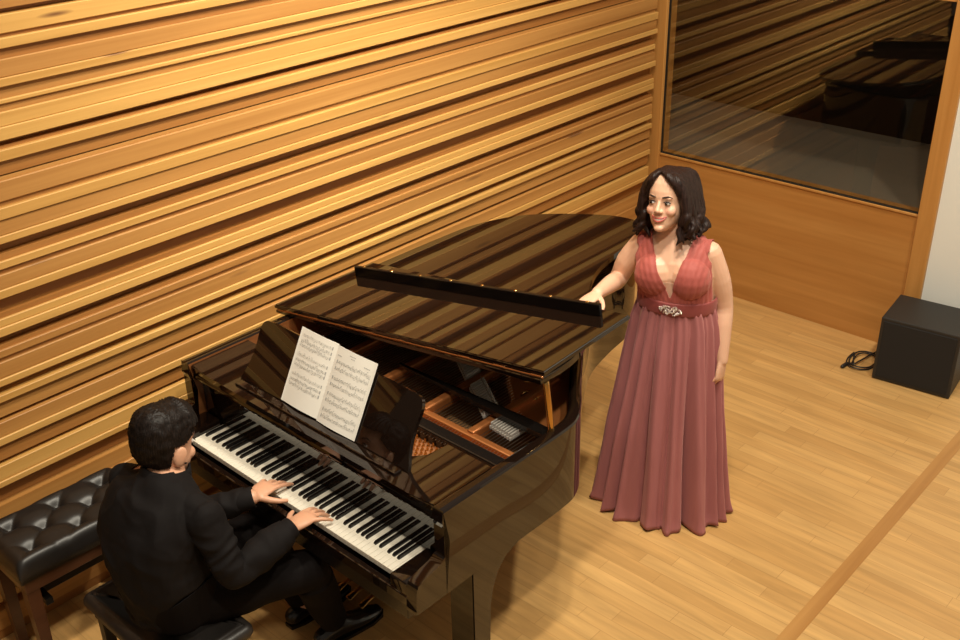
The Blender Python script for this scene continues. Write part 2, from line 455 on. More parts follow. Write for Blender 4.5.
# control room behind the glass
bm = bmesh.new(); box(bm, -6.2, -1.0, YB + 0.1, 9.6, -0.08, 0.0); structure('floor_control_room', bm, M['room_wall'])
bm = bmesh.new(); box(bm, -6.2, -1.0, 9.5, 9.6, 0, 3.0); structure('wall_control_room_back', bm, M['room_wall'])
bm = bmesh.new(); box(bm, -6.2, -6.1, YB + 0.1, 9.6, 0, 3.0); structure('wall_control_room_left', bm, M['room_wall'])
bm = bmesh.new(); box(bm, -1.1, -1.0, YB + 0.1, 9.6, 0, 3.0); structure('wall_control_room_right', bm, M['room_wall'])
bm = bmesh.new(); box(bm, -6.2, -1.0, YB + 0.1, 9.6, 3.0, 3.1); structure('ceiling_control_room', bm, M['room_wall'])
d = tag(empty('control_desk', (-3.3, 6.5, 0)), 'long pale grey desk top seen dimly through the control room window', 'desk')
bm = bmesh.new(); box(bm, -2.3, 1.6, -0.63, 0.56, 0.80, 0.84, bevel=0.004); obj('desk_top', bm, M['desk_grey'], d)
for sx in (-2.2, 1.5):
    for sy in (-0.55, 0.48):
        bm = bmesh.new(); box(bm, sx - 0.03, sx + 0.03, sy - 0.03, sy + 0.03, 0, 0.80); obj('leg', bm, M['black_matte'], d)

# ------------------------------------------------------------------ speaker and its cable
sp = tag(empty('subwoofer_speaker', (-1.664, 5.345, 0), radians(6.3)), 'plain black box speaker on the floor against the white wall', 'speaker')
bm = bmesh.new(); box(bm, -0.212, 0.212, 0.0, 0.345, 0.006, 0.396, bevel=0.006); obj('cabinet', bm, M['speaker'], sp)
bm = bmesh.new(); box(bm, -0.194, 0.194, -0.006, 0.004, 0.026, 0.376, bevel=0.003); obj('grille', bm, M['grille'], sp)
for sx in (-0.17, 0.17):
    for sy in (0.04, 0.30):
        bm = bmesh.new(); cyl(bm, (sx, sy, 0), 0.016, 0.014, 12); obj('rubber_foot', bm, M['rubber'], sp)
cb = tag(empty('coiled_cable', (-2.0, 5.47, 0)), 'thin black cable coiled on the floor beside the black speaker', 'cable')
pts = []
for i in range(60):
    t = i / 59; a = 2 * pi * 2.6 * t + 0.5
    r = 0.085 + 0.014 * sin(5 * t)
    pts.append((r * cos(a) * 0.82 + 0.02 * t, r * sin(a) * 1.25, 0.006 + 0.012 * t + 0.004 * sin(3 * a)))
pts += [(0.03, 0.15, 0.014), (0.07, 0.19, 0.008), (0.09, 0.23, 0.008)]
pts = [(-0.045, -0.115, 0.012), (-0.03, -0.06, 0.007)] + pts[8:]
bm = bmesh.new(); tube(bm, pts, 0.0045, 8, sub=3); obj('cable', bm, M['rubber'], cb, smooth=True)
bm = bmesh.new(); tube(bm, [(-0.045, -0.10, 0.012), (-0.05, -0.15, 0.013)], [0.011, 0.011], 10); obj('plug', bm, M['rubber'], cb, smooth=True)

# ------------------------------------------------------------------ grand piano
PX, PY, PA = -3.3427, 1.8575, -0.0121
piano = tag(empty('grand_piano', (PX, PY, 0), PA), 'black polished grand piano with raised lid in front of the slatted wall', 'piano')
LQ = M['lacquer']

def rim_outline(inset=0.0):
    P = [(-0.158, 0.10), (-0.158, 0.6), (-0.158, 1.2), (-0.158, 1.70), (-0.135, 1.93), (-0.02, 2.10), (0.15, 2.19), (0.38, 2.24), (0.55, 2.235), (0.68, 2.15), (0.75, 2.0), (0.785, 1.8), (0.845, 1.58), (0.985, 1.34), (1.20, 1.045), (1.29, 0.93), (1.345, 0.84), (1.365, 0.74), (1.365, 0.42), (1.365, 0.10)]
    Q = catmull(P, 6)
    if inset:
        R = []
        for i in range(len(Q)):
            a = Vector(Q[max(i - 1, 0)]); b = Vector(Q[min(i + 1, len(Q) - 1)])
            t = (b - a).normalized(); nrm = Vector((t.y, -t.x))
            R.append(tuple(Vector(Q[i]) + nrm * inset))
        return R
    return Q

ARM = [(0.10, 1.0), (0.094, 0.95), (0.108, 0.90), (0.126, 0.862), (0.118, 0.83), (0.10, 0.808), (0.07, 0.790), (0.0, 0.776), (-0.028, 0.765), (-0.038, 0.74), (-0.043, 0.655), (-0.043, 0.648), (0.102, 0.648)]
outer = rim_outline(); inner = rim_outline(0.048)
bm = bmesh.new()
zs = [(0.648, 0.0), (0.99, 0.0), (0.998, 0.004), (1.0, 0.010)]
n = len(outer)
rings = []
o2 = rim_outline(0.010); o1 = rim_outline(0.004); i2 = rim_outline(0.040)
prof = [(outer, 0.648), (outer, 0.990), (o1, 0.998), (o2, 1.0), (i2, 1.0), (inner, 0.995), (inner, 0.648)]
V = [[bm.verts.new((x, y, z)) for x, y in ln] for ln, z in prof]
for a in range(len(V)):
    b = (a + 1) % len(V)
    for i in range(n - 1):
        f = bm.faces.new((V[a][i], V[a][i + 1], V[b][i + 1], V[b][i]))
        if a == 5: f.material_index = 1
for e in (0, n - 1): bm.faces.new([V[a][e] for a in range(len(V))])
for x0, x1 in ((-0.158, -0.110), (1.317, 1.365)): prism(bm, ARM, 0, x0, x1)
obj('case', bm, [LQ, M['inner_veneer']], piano, auto=20)

# belly: soundboard, plate, strings, dampers, pins
def inner_x(y, inset=0.05):
    """left and right inner x of the rim at y"""
    xs = []
    Q = rim_outline(inset)
    for a, b in zip(Q, Q[1:]):
        if (a[1] - y) * (b[1] - y) <= 0 and abs(a[1] - b[1]) > 1e-9:
            t = (y - a[1]) / (b[1] - a[1]); xs.append(a[0] + t * (b[0] - a[0]))
    return (min(xs), max(xs)) if xs else (0, 0)

bm = bmesh.new()
Q = [(-0.12, 0.45)] + [p for p in rim_outline(0.046) if p[1] > 0.5] + [(1.32, 0.45)]
prism(bm, Q, 2, 0.80, 0.815); obj('soundboard', bm, M['soundboard'], piano)
# plate: web ring with two holes, front ridge and struts
bm = bmesh.new()
zt = 0.905
Pa, Pb = rim_outline(0.05), rim_outline(0.13)
ks = [i for i in range(len(Pa)) if Pa[i][1] > 0.60]
rows4 = [[bm.verts.new((x, y, z)) for x, y in [ln[i] for i in ks]] for ln, z in ((Pa, zt), (Pb, zt), (Pb, zt - 0.02), (Pa, zt - 0.02))]
for q in range(4):
    for i in range(len(ks) - 1):
        bm.faces.new((rows4[q][i], rows4[q][i + 1], rows4[(q + 1) % 4][i + 1], rows4[(q + 1) % 4][i]))
WEB = [(1.31, 0.735), (1.20, 0.755), (1.09, 0.785), (0.99, 0.86), (0.90, 0.94), (0.82, 1.05), (0.76, 1.22), (0.74, 1.40)]
def web_y(x):
    for (xa, ya), (xb, yb_) in zip(WEB, WEB[1:]):
        if xb <= x <= xa: return ya + (yb_ - ya) * (xa - x) / (xa - xb)
    return 9.0
HOLES = ((0.935, 1.03, 0.031), (1.035, 0.925, 0.031), (0.86, 1.17, 0.027))
wbm = bmesh.new()
rimr = [p for p in Pa if p[0] > 0.70 and 0.76 < p[1] < 1.50][::-1]
def loop_edges(pts):
    vs = [wbm.verts.new((x, y, 0.922)) for x, y in pts]
    return [wbm.edges.new((vs[i], vs[(i + 1) % len(vs)])) for i in range(len(vs))]
es = loop_edges(WEB + [p for p in rimr[::-1]][::-1][::-1] if False else WEB + sorted(rimr, key=lambda p: -p[1]))
for hx, hy, hr in HOLES:
    es += loop_edges([(hx + hr * cos(a), hy + hr * sin(a)) for a in [2 * pi * j / 20 for j in range(20)]])
bmesh.ops.triangle_fill(wbm, use_beauty=True, use_dissolve=False, edges=es)
r = bmesh.ops.extrude_face_region(wbm, geom=list(wbm.faces))
for v in [g for g in r['geom'] if isinstance(g, bmesh.types.BMVert)]: v.co.z -= 0.02
tmpm = bpy.data.meshes.new('web'); wbm.to_mesh(tmpm); wbm.free(); bm.from_mesh(tmpm); bpy.data.meshes.remove(tmpm)
box(bm, -0.11, 1.31, 0.50, 0.60, 0.885, 0.915, bevel=0.008)
box(bm, -0.11, 1.31, 0.545, 0.575, 0.905, 0.935, bevel=0.006)
for sx in (0.24, 0.515, 0.80, 1.05):
    y1 = 0.62
    while y1 < 2.15 and inner_x(y1, 0.10)[0] < sx < inner_x(y1, 0.10)[1]: y1 += 0.02
    box(bm, sx - 0.018, sx + 0.018, 0.56, y1, 0.89, 0.945, bevel=0.008)
obj('plate', bm, M['copper'], piano, auto=20)
for hx, hy, hr in HOLES:
    bm = bmesh.new()
    ringp = [(hx + (hr + 0.003) * cos(a), hy + (hr + 0.003) * sin(a), 0.923) for a in [2 * pi * j / 24 for j in range(25)]]
    tube(bm, ringp, 0.004, 8, round_ends=False); obj('plate_ring', bm, M['brass'], piano, smooth=True)
bm = bmesh.new(); box(bm, -0.115, 1.315, 0.26, 0.50, 0.86, 0.888); obj('pin_block', bm, M['felt_red'], piano)
bm = bmesh.new(); box(bm, -0.115, 1.315, 0.46, 0.515, 0.888, 0.945, bevel=0.006); obj('stretcher', bm, M['lacquer_soft'], piano)
pin = None
for i in range(22):
    for j in range(4):
        x = 0.80 + 0.0145 * i; y = 0.335 + 0.032 * j + 0.012 * (i % 3)
        if pin is None:
            bm = bmesh.new(); cyl(bm, (0, 0, 0), 0.0036, 0.022, 8); cyl(bm, (0, 0, 0.004), 0.0052, 0.006, 8)
            pin = obj('tuning_pin', bm, M['brass'], piano, smooth=False); p_ = pin
        else:
            p_ = pin.copy(); COL.objects.link(p_)
        p_.location = (x, y, 0.886)
bm = bmesh.new()
for i in range(86):
    x = -0.05 + 1.32 * i / 85
    if min(abs(x - s) for s in (0.24, 0.515, 0.80, 1.05)) < 0.022: continue
    y1 = 0.7
    while y1 < 2.12 and inner_x(y1, 0.12)[0] < x < inner_x(y1, 0.12)[1]: y1 += 0.02
    y1 = min(y1, web_y(x) + 0.02)
    w = 0.0009 if x > 0.3 else 0.0016
    box(bm, x - w, x + w, 0.45, y1, 0.926, 0.928)
obj('strings', bm, M['string'], piano, kind='stuff')
dm = None
def damper_y(x):
    pts = [(-0.1, 1.16), (0.3, 1.10), (0.64, 0.96), (1.02, 0.715), (1.08, 0.685), (1.2, 0.67), (1.3, 0.66)]
    for (a, ya), (b, yb) in zip(pts, pts[1:]):
        if a <= x <= b: return ya + (yb - ya) * (x - a) / (b - a)
    return 0.67
for i in range(92):
    x = -0.06 + 1.25 * i / 91
    if min(abs(x - s) for s in (0.24, 0.515, 0.80, 1.05)) < 0.026: continue
    if dm is None:
        bm = bmesh.new()
        box(bm, -0.0036, 0.0036, -0.045, 0.045, 0.0, 0.012, mat=1)
        box(bm, -0.0026, 0.0026, -0.040, 0.040, 0.012, 0.026, bevel=0.002, mat=0)
        cyl(bm, (0, 0.02, 0.02), 0.0022, 0.018, 6, mat=2)
        dm = obj('damper', bm, [M['felt_white'], M['felt_white'], M['string']], piano); dd = dm
    else:
        dd = dm.copy(); COL.objects.link(dd)
    dd.location = (x, damper_y(x), 0.929)

# keyboard
bm = bmesh.new(); box(bm, -0.110, 1.317, -0.040, 0.46, 0.60, 0.665, bevel=0.004); keybed = obj('keyboard', bm, M['lacquer_soft'], piano)
bm = bmesh.new(); box(bm, -0.110, 1.317, -0.040, -0.014, 0.655, 0.700, bevel=0.005); obj('key_slip', bm, LQ, keybed)
for x0, x1 in ((-0.110, -0.003), (1.228, 1.317)):
    bm = bmesh.new(); box(bm, x0, x1, -0.036, 0.148, 0.66, 0.752, bevel=0.010, seg=3); obj('key_block', bm, LQ, keybed, auto=20)
KW = 1.225 / 52
bm = bmesh.new(); box(bm, 0.0006, KW - 0.0006, 0.0, 0.16, 0.702, 0.725, bevel=0.0012, seg=1)
wk = obj('white_key', bm, M['ivory'], keybed)
bm = bmesh.new()
loft(bm, [[(-w, y0, z), (w, y0, z), (w, 0.16, z), (-w, 0.16, z)] for w, y0, z in ((0.0062, 0.052, 0.722), (0.0060, 0.0535, 0.730), (0.0048, 0.060, 0.7365), (0.0040, 0.062, 0.737))])
bk = obj('black_key', bm, M['ebony'], keybed)
first_b = True
for i in range(52):
    if i:
        k = wk.copy(); COL.objects.link(k); k.location = (i * KW, 0, 0)
    if i % 7 in (0, 2, 3, 5, 6) and i < 51:
        if first_b: k = bk; first_b = False
        else: k = bk.copy(); COL.objects.link(k)
        sh = {0: 0.0, 2: -0.002, 3: 0.002, 5: -0.0025, 6: 0.0}[i % 7]
        k.location = ((i + 1) * KW + sh, 0, 0)
# fallboard
FB = [(0.151, 0.731), (0.151, 0.880)] + catmull([(0.151, 0.885), (0.142, 0.905), (0.124, 0.915), (0.114, 0.928), (0.117, 0.945), (0.13, 0.955), (0.155, 0.95)], 4) + [(0.168, 0.93), (0.170, 0.731)]
bm = bmesh.new(); prism(bm, FB, 0, -0.108, 1.315); obj('fallboard', bm, LQ, piano)
# music shelf (front strip and side shelves)
bm = bmesh.new()
SH = [(-0.114, 0.112), (0.0, 0.104), (0.3, 0.102), (0.61, 0.102), (0.92, 0.102), (1.2, 0.104), (1.314, 0.112), (1.314, 0.405), (1.09, 0.405), (1.09, 0.30), (1.05, 0.255), (0.17, 0.255), (0.13, 0.30), (0.13, 0.405), (-0.114, 0.405)]
vs = prism(bm, SH, 2, 0.966, 0.988)
fs = [f for f in bm.faces]
bmesh.ops.bevel(bm, geom=[e for e in bm.edges if all(abs(v.co.z - 0.988) < 1e-5 for v in e.verts)], offset=0.006, segments=3, affect='EDGES')
obj('music_shelf', bm, LQ, piano, auto=20)
# music desk
def deskpt(x, s, d=0.0):
    t = Vector((0, 0.482, 0.876)).normalized(); nn = Vector((0, -t.z, t.y))
    return Vector((x, 0.180, 0.990)) + t * s + nn * d
side = [(0.485, 0.0), (0.482, 0.02), (0.468, 0.06), (0.458, 0.11), (0.455, 0.16), (0.459, 0.21), (0.455, 0.242), (0.437, 0.262), (0.395, 0.268)]
cont = [(0.627 + a, s) for a, s in catmull(side, 4)] + [(0.627 - a, s) for a, s in catmull(side, 4)[::-1]]
bm = bmesh.new()
A = [bm.verts.new(deskpt(x, s, 0.0)) for x, s in cont]; B = [bm.verts.new(deskpt(x, s, -0.016)) for x, s in cont]
bm.faces.new(A); bm.faces.new(B[::-1])
for i in range(len(A)): bm.faces.new((A[i], A[(i + 1) % len(A)], B[(i + 1) % len(A)], B[i]))
obj('music_desk', bm, LQ, piano, auto=20)
bm = bmesh.new(); box(bm, 0.16, 1.09, 0.140, 0.176, 0.986, 0.998, bevel=0.004); obj('desk_ledge', bm, LQ, piano)

# lid (hinged on the bass side, raised on the short prop)
TH = atan2(0.222, 1.5)
LX = Vector((cos(TH), 0, sin(TH))); LN = Vector((-sin(TH), 0, cos(TH)))
def lidp(u, v, w=0.0): return Vector((-0.2, 0, 1.035)) + LX * u + Vector((0, v, 0)) + LN * w
FT = 0.022
LO = [(-0.022, 0.635), (-0.026, 1.2), (-0.022, 1.68), (0.005, 1.93), (0.13, 2.13), (0.32, 2.235), (0.54, 2.295), (0.66, 2.305), (0.80, 2.27), (0.90, 2.17), (0.955, 2.02), (0.985, 1.82), (1.045, 1.61), (1.185, 1.37), (1.41, 1.07), (1.49, 0.95), (1.525, 0.84), (1.535, 0.75), (1.535, 0.645)]
LQs = [LO[0]] + catmull(LO[1:-1], 6) + [LO[-1]]
def slab(name, outline, w0, w1, bev, mats):
    bm = bmesh.new()
    A = [bm.verts.new(lidp(u, v, w1)) for u, v in outline]; B = [bm.verts.new(lidp(u, v, w0)) for u, v in outline]
    fa = bm.faces.new(A); fb = bm.faces.new(B[::-1])
    for i in range(len(A)): bm.faces.new((A[i], A[(i + 1) % len(A)], B[(i + 1) % len(A)], B[i]))
    bmesh.ops.bevel(bm, geom=list(fa.edges) + list(fb.edges), offset=bev, segments=3, affect='EDGES')
    return obj(name, bm, mats, piano, auto=20)
slab('lid', LQs, -FT - 0.024, -FT, 0.006, LQ)
flap = slab('lid_flap', [(-0.022, 0.632), (1.538, 0.665), (1.505, 1.225), (-0.024, 1.225)], -FT + 0.001, 0.0, 0.005, LQ)
bm = bmesh.new()
A0, A1 = lidp(0.055, 1.05), lidp(1.412, 1.155)
dirn = (A1 - A0).normalized(); nn = LN; sd = nn.cross(dirn)
Mb = Matrix((dirn, sd, nn)).transposed().to_4x4(); Mb.translation = A0
Ln = (A1 - A0).length
box(bm, 0, Ln, 0, 0.022, -0.001, 0.050, bevel=0.004, M4=Mb)
obj('lid_lip', bm, M['lip_black'], flap)
for k in range(8):
    bm = bmesh.new()
    ball(bm, (0.06 + (Ln - 0.12) * k / 7, 0.011, 0.050), (0.008, 0.008, 0.005), Mb, 10)
    obj('bumper', bm, M['brass'], flap, smooth=True)
bm = bmesh.new(); tube(bm, [lidp(0.0, 0.634, -FT), lidp(1.515, 0.658, -FT)], 0.0050, 10)
for k in range(9):
    a = 0.05 + 1.43 * k / 8
    tube(bm, [lidp(a, 0.635 + 0.016 * a, -FT), lidp(a + 0.05, 0.636 + 0.016 * a, -FT)], 0.0065, 10)
obj('lid_hinge', bm, M['hinge'], piano, smooth=True)
# props
bm = bmesh.new(); tube(bm, [(1.330, 0.70, 0.985), (1.308, 0.694, 1.195)], [(0.012, 0.014), (0.011, 0.013)], 12); obj('short_prop', bm, M['brass'], piano, smooth=True)
bm = bmesh.new(); cyl(bm, (1.332, 0.70, 0.985), 0.017, 0.014, 16); obj('prop_cup', bm, M['brass'], piano, smooth=True)
bm = bmesh.new()
loft(bm, [[(x, 0.70 - w, z - h), (x, 0.70 + w, z - h), (x, 0.70 + w, z + h), (x, 0.70 - w, z + h)] for x, w, h, z in ((0.52, 0.006, 0.006, 0.972), (0.75, 0.011, 0.009, 0.972), (1.0, 0.020, 0.011, 0.972), (1.2, 0.026, 0.012, 0.972), (1.30, 0.026, 0.012, 0.972), (1.325, 0.018, 0.011, 0.972))])
obj('long_prop', bm, M['lacquer_soft'], piano)
# legs with curved brackets, casters
def leg(x0, x1, yb, flip=1, zt=0.648):
    P = [(0.0, 0.055), (0.0, zt), (0.285, zt), (0.27, 0.640), (0.18, 0.612), (0.135, 0.565), (0.108, 0.50), (0.096, 0.44), (0.089, 0.30), (0.084, 0.055)]
    bm = bmesh.new(); prism(bm, [(yb + flip * p[0], p[1]) for p in P], 0, x0, x1)
    bmesh.ops.recalc_face_normals(bm, faces=bm.faces)
    bmesh.ops.bevel(bm, geom=[e for e in bm.edges if abs(e.verts[0].co.x - e.verts[1].co.x) < 1e-6], offset=0.004, segments=2, affect='EDGES')
    l = obj('leg', bm, LQ, piano, auto=20)
    xm = (x0 + x1) / 2; ym = yb + flip * 0.045
    bm = bmesh.new(); 
    tube(bm, [(xm - 0.014, ym, 0.026), (xm + 0.014, ym, 0.026)], 0.026, 16, round_ends=False)
    cyl(bm, (xm, ym, 0.035), 0.018, 0.025, 12)
    obj('caster', bm, M['brass'], l, smooth=False)
leg(1.237, 1.357, 0.237); leg(-0.157, -0.037, 0.237); leg(0.24, 0.36, 2.06, -1)
# lyre and pedals
bm = bmesh.new()
box(bm, 0.42, 0.80, 0.36, 0.50, 0.585, 0.65, bevel=0.004)
for xx in (0.52, 0.70): tube(bm, [(xx, 0.43, 0.14), (xx, 0.43, 0.60)], [0.018, 0.022], 12, round_ends=False)
for xx in (0.575, 0.61, 0.645): tube(bm, [(xx, 0.44, 0.14), (xx, 0.44, 0.60)], 0.004, 8, round_ends=False)
box(bm, 0.45, 0.77, 0.36, 0.50, 0.045, 0.145, bevel=0.008)
for xx in (0.50, 0.72): tube(bm, [(xx, 0.50, 0.10), (xx + 0.03, 0.95, 0.62)], 0.007, 8)
obj('pedal_lyre', bm, LQ, piano, auto=20)
for xx in (0.535, 0.61, 0.685):
    bm = bmesh.new(); tube(bm, [(xx, 0.37, 0.075), (xx, 0.30, 0.078), (xx, 0.25, 0.068)], [(0.009, 0.006), (0.014, 0.006), (0.018, 0.006)], 12, up=(0, 0, 1), sub=3)
    obj('pedal', bm, M['brass'], piano, smooth=True)

# ------------------------------------------------------------------ sheet music on the desk
sm = tag(empty('sheet_music', (PX, PY, 0), PA), 'open double page of printed sheet music on the piano music desk', 'sheet music')
def pagept(page, a, s, d):
    """a 0..1 across the page from the spine outward"""
    sgn = -1 if page == 0 else 1
    x = 0.622 + sgn * a * 0.215
    t = Vector((0, 0.482, 0.876)).normalized(); nn = Vector((0, -t.z, t.y))
    bulge = 0.010 * sin(pi * min(1, a * 1.05)) * (1 - 0.3 * a) + 0.004 * s / 0.297
    return Vector((x, 0.180, 0.998)) + t * (s * 1.0 + (0.004 if page == 0 else 0)) + nn * (0.003 + bulge + d)
for page in (0, 1):
    bm = bmesh.new(); NA, NS = 16, 6
    T = [[bm.verts.new(pagept(page, i / NA, 0.297 * j / NS, 0.0)) for j in range(NS + 1)] for i in range(NA + 1)]
    U = [[bm.verts.new(pagept(page, i / NA, 0.297 * j / NS, -0.0016)) for j in range(NS + 1)] for i in range(NA + 1)]
    for G in (T, U):
        for i in range(NA):
            for j in range(NS): bm.faces.new((G[i][j], G[i + 1][j], G[i + 1][j + 1], G[i][j + 1]))
    for i in range(NA):
        for j in (0, NS): bm.faces.new((T[i][j], T[i + 1][j], U[i + 1][j], U[i][j]))
    for j in range(NS):
        for i in (0, NA): bm.faces.new((T[i][j], T[i][j + 1], U[i][j + 1], U[i][j]))
    pg = obj('page', bm, M['paper'], sm, smooth=False)
    bm = bmesh.new()
    def mark(a0, a1, s0, s1, mat=0):
        k = max(1, int(abs(a1 - a0) * 14))
        for i in range(k):
            b0 = a0 + (a1 - a0) * i / k; b1 = a0 + (a1 - a0) * (i + 1) / k
            f = bm.faces.new([bm.verts.new(pagept(page, b, s, 0.0007)) for b, s in ((b0, s0), (b1, s0), (b1, s1), (b0, s1))])
            f.material_index = mat
    rnd = random.Random(3 + page)
    nsys = 4 if page else 3
    sys_h = 0.062 if page else 0.076
    top0 = 0.245 if page else 0.275
    if page:
        for (c, w, s) in ((0.45, 0.16, 0.279), (0.47, 0.10, 0.270), (0.82, 0.14, 0.262), (0.12, 0.12, 0.262)):
            nb = max(2, int(w / 0.03))
            for q in range(nb): mark(c - w / 2 + w * q / nb, c - w / 2 + w * (q + 0.72) / nb, s, s + 0.003)
    for y in range(nsys):
        st = top0 - y * sys_h
        staves = [0.0, 0.022, 0.040] if not page else [0.0, 0.026]
        if page == 0: pass
        for si, off in enumerate(staves):
            b0 = st - off
            for l in range(5): mark(0.08, 0.92, b0 - l * 0.0022, b0 - l * 0.0022 + 0.0006, 1)
            dens = 26 if (si or page) else 12
            for q in range(dens):
                a = 0.13 + 0.78 * (q + rnd.random() * 0.7) / dens
                hgt = rnd.uniform(-0.009, 0.001)
                mark(a, a + 0.015, b0 + hgt, b0 + hgt + 0.0022)
                up = rnd.random() < 0.5
                s1 = b0 + hgt + (0.007 if up else -0.005)
                mark(a + 0.011, a + 0.0145, min(s1, b0 + hgt), max(s1, b0 + hgt))
                if rnd.random() < 0.55: mark(a + 0.011, a + 0.04, s1 - 0.0008, s1 + 0.0008)
            mark(0.085, 0.105, b0 - 0.010, b0 + 0.002)
        for bx in (0.08, 0.30, 0.52, 0.72, 0.92):
            mark(bx, bx + 0.004, st - staves[-1] - 0.009, st - (0.02 if page == 0 else 0))
    obj('printed_notes', bm, [M['ink'], M['ink_pale']], pg)

# ------------------------------------------------------------------ benches
def soft_slab(bm, x0, x1, y0, y1, z0, z1, r):
    n = 12; rings = []
    def rr(ins, z):
        P = []
        for cx, cy, a0 in ((x1 - r, y1 - r, 0), (x0 + r, y1 - r, 90), (x0 + r, y0 + r, 180), (x1 - r, y0 + r, 270)):
            for k in range(6):
                a = radians(a0 + 18 * k); P.append((cx + (r - ins) * cos(a), cy + (r - ins) * sin(a), z))
        return P
    b = min(0.03, (z1 - z0) / 2.2, r * 0.9)
    rings = [rr(b, z0), rr(b * 0.3, z0 + b * 0.4), rr(0, z0 + b), rr(0, z1 - b)]
    for t in (25, 50, 75, 90): rings.append(rr(b * (1 - cos(radians(t))), z1 - b + b * sin(radians(t))))
    rings.append(rr(b + 0.02, z1 + 0.004))
    loft(bm, rings)
pb = tag(empty('piano_bench', (PX, PY, 0), PA), 'flat dark grey padded piano bench the pianist sits on', 'bench')
bm = bmesh.new(); soft_slab(bm, 0.205, 0.825, -0.672, -0.325, 0.412, 0.472, 0.035); obj('seat', bm, M['vinyl'], pb, smooth=True)
bm = bmesh.new(); box(bm, 0.235, 0.795, -0.645, -0.352, 0.36, 0.412, bevel=0.004); obj('frame', bm, M['steel_black'], pb)
for lx in (0.26, 0.77):
    for ly in (-0.62, -0.375):
        bm = bmesh.new(); box(bm, lx - 0.02, lx + 0.02, ly - 0.02, ly + 0.02, 0.0, 0.36, bevel=0.003); obj('leg', bm, M['steel_black'], pb)

tb = tag(empty('tufted_bench', (PX, PY, 0), PA), 'black leather button tufted piano bench standing beside the slatted wall', 'bench')
TX0, TX1, TY0, TY1 = -0.300, 0.045, -0.805, -0.225; TH_ = 0.10
bm = bmesh.new(); NX, NY = 66, 96
btn = []
def tuft(x, y):
    fx = (x - TX0) / (TX1 - TX0); fy = (y - TY0) / (TY1 - TY0)
    u = fx * 4.0; v = fy * 6.0
    p, q = (u + v) / 2, (u - v) / 2
    e = (abs(sin(pi * p)) * abs(sin(pi * q))) ** 0.38
    du = abs(p - round(p)); dv = abs(q - round(q))
    bt = exp(-((du ** 2 + dv ** 2) * 26))
    ex = min(fx, 1 - fx) * 4; ey = min(fy, 1 - fy) * 6
    k = min(1, max(0, (min(ex, ey) - 0.35) / 0.6)); k = k * k * (3 - 2 * k)
    bx = min(1, min(fx, 1 - fx) / 0.10); by = min(1, min(fy, 1 - fy) / 0.07)
    edge = sqrt(max(0, 1 - (1 - bx) ** 2.2)) * sqrt(max(0, 1 - (1 - by) ** 2.2))
    return 0.435 + TH_ + 0.065 * edge - (0.020 * (1 - e) + 0.022 * bt) * (0.25 + 0.75 * k) * edge
G = [[bm.verts.new((TX0 + (TX1 - TX0) * i / NX, TY0 + (TY1 - TY0) * j / NY, tuft(TX0 + (TX1 - TX0) * i / NX, TY0 + (TY1 - TY0) * j / NY))) for j in range(NY + 1)] for i in range(NX + 1)]
for i in range(NX):
    for j in range(NY): bm.faces.new((G[i][j], G[i + 1][j], G[i + 1][j + 1], G[i][j + 1]))
rim_i = [(i, 0) for i in range(NX)] + [(NX, j) for j in range(NY)] + [(i, NY) for i in range(NX, 0, -1)] + [(0, j) for j in range(NY, 0, -1)]
low = [bm.verts.new((G[i][j].co.x, G[i][j].co.y, 0.405 + TH_)) for i, j in rim_i]
for a in range(len(rim_i)):
    b = (a + 1) % len(rim_i)
    bm.faces.new((G[rim_i[a][0]][rim_i[a][1]], G[rim_i[b][0]][rim_i[b][1]], low[b], low[a]))
bm.faces.new(low)
obj('cushion', bm, M['leather'], tb, smooth=True)
for iu in range(1, 4):
    for iv in range(1, 6):
        if (iu + iv) % 2 == 0:
            x = TX0 + (TX1 - TX0) * iu / 4; y = TY0 + (TY1 - TY0) * iv / 6
            bm = bmesh.new(); ball(bm, (x, y, tuft(x, y) + 0.002), (0.011, 0.011, 0.006), seg=12); obj('button', bm, M['leather'], tb, smooth=True)
bm = bmesh.new()
box(bm, TX0 + 0.012, TX1 - 0.012, TY0 + 0.012, TY1 - 0.012, 0.345 + TH_, 0.405 + TH_, bevel=0.004); obj('apron', bm, M['dark_wood'], tb)
bm = bmesh.new()
for yy in (TY0 + 0.10, TY1 - 0.10):
    box(bm, TX0 + 0.05, TX1 - 0.05, yy - 0.015, yy + 0.015, 0.32, 0.35, bevel=0.003)
box(bm, (TX0 + TX1) / 2 - 0.02, (TX0 + TX1) / 2 + 0.02, TY0 + 0.1, TY1 - 0.1, 0.30, 0.335, bevel=0.003)
for s in (-1, 1):
    tube(bm, [((TX0 + TX1) / 2 + s * 0.10, TY0 + 0.12, 0.44), ((TX0 + TX1) / 2 - s * 0.10, TY1 - 0.12, 0.34)], 0.010, 8)
obj('lift_mechanism', bm, M['steel_black'], tb)
for lx in (TX0 + 0.04, TX1 - 0.04):
    for ly in (TY0 + 0.04, TY1 - 0.04):
        bm = bmesh.new()
        loft(bm, [[(lx - w, ly - w, z), (lx + w, ly - w, z), (lx + w, ly + w, z), (lx - w, ly + w, z)] for w, z in ((0.018, 0.0), (0.026, 0.36 + TH_))])
        obj('leg', bm, M['dark_wood'], tb)

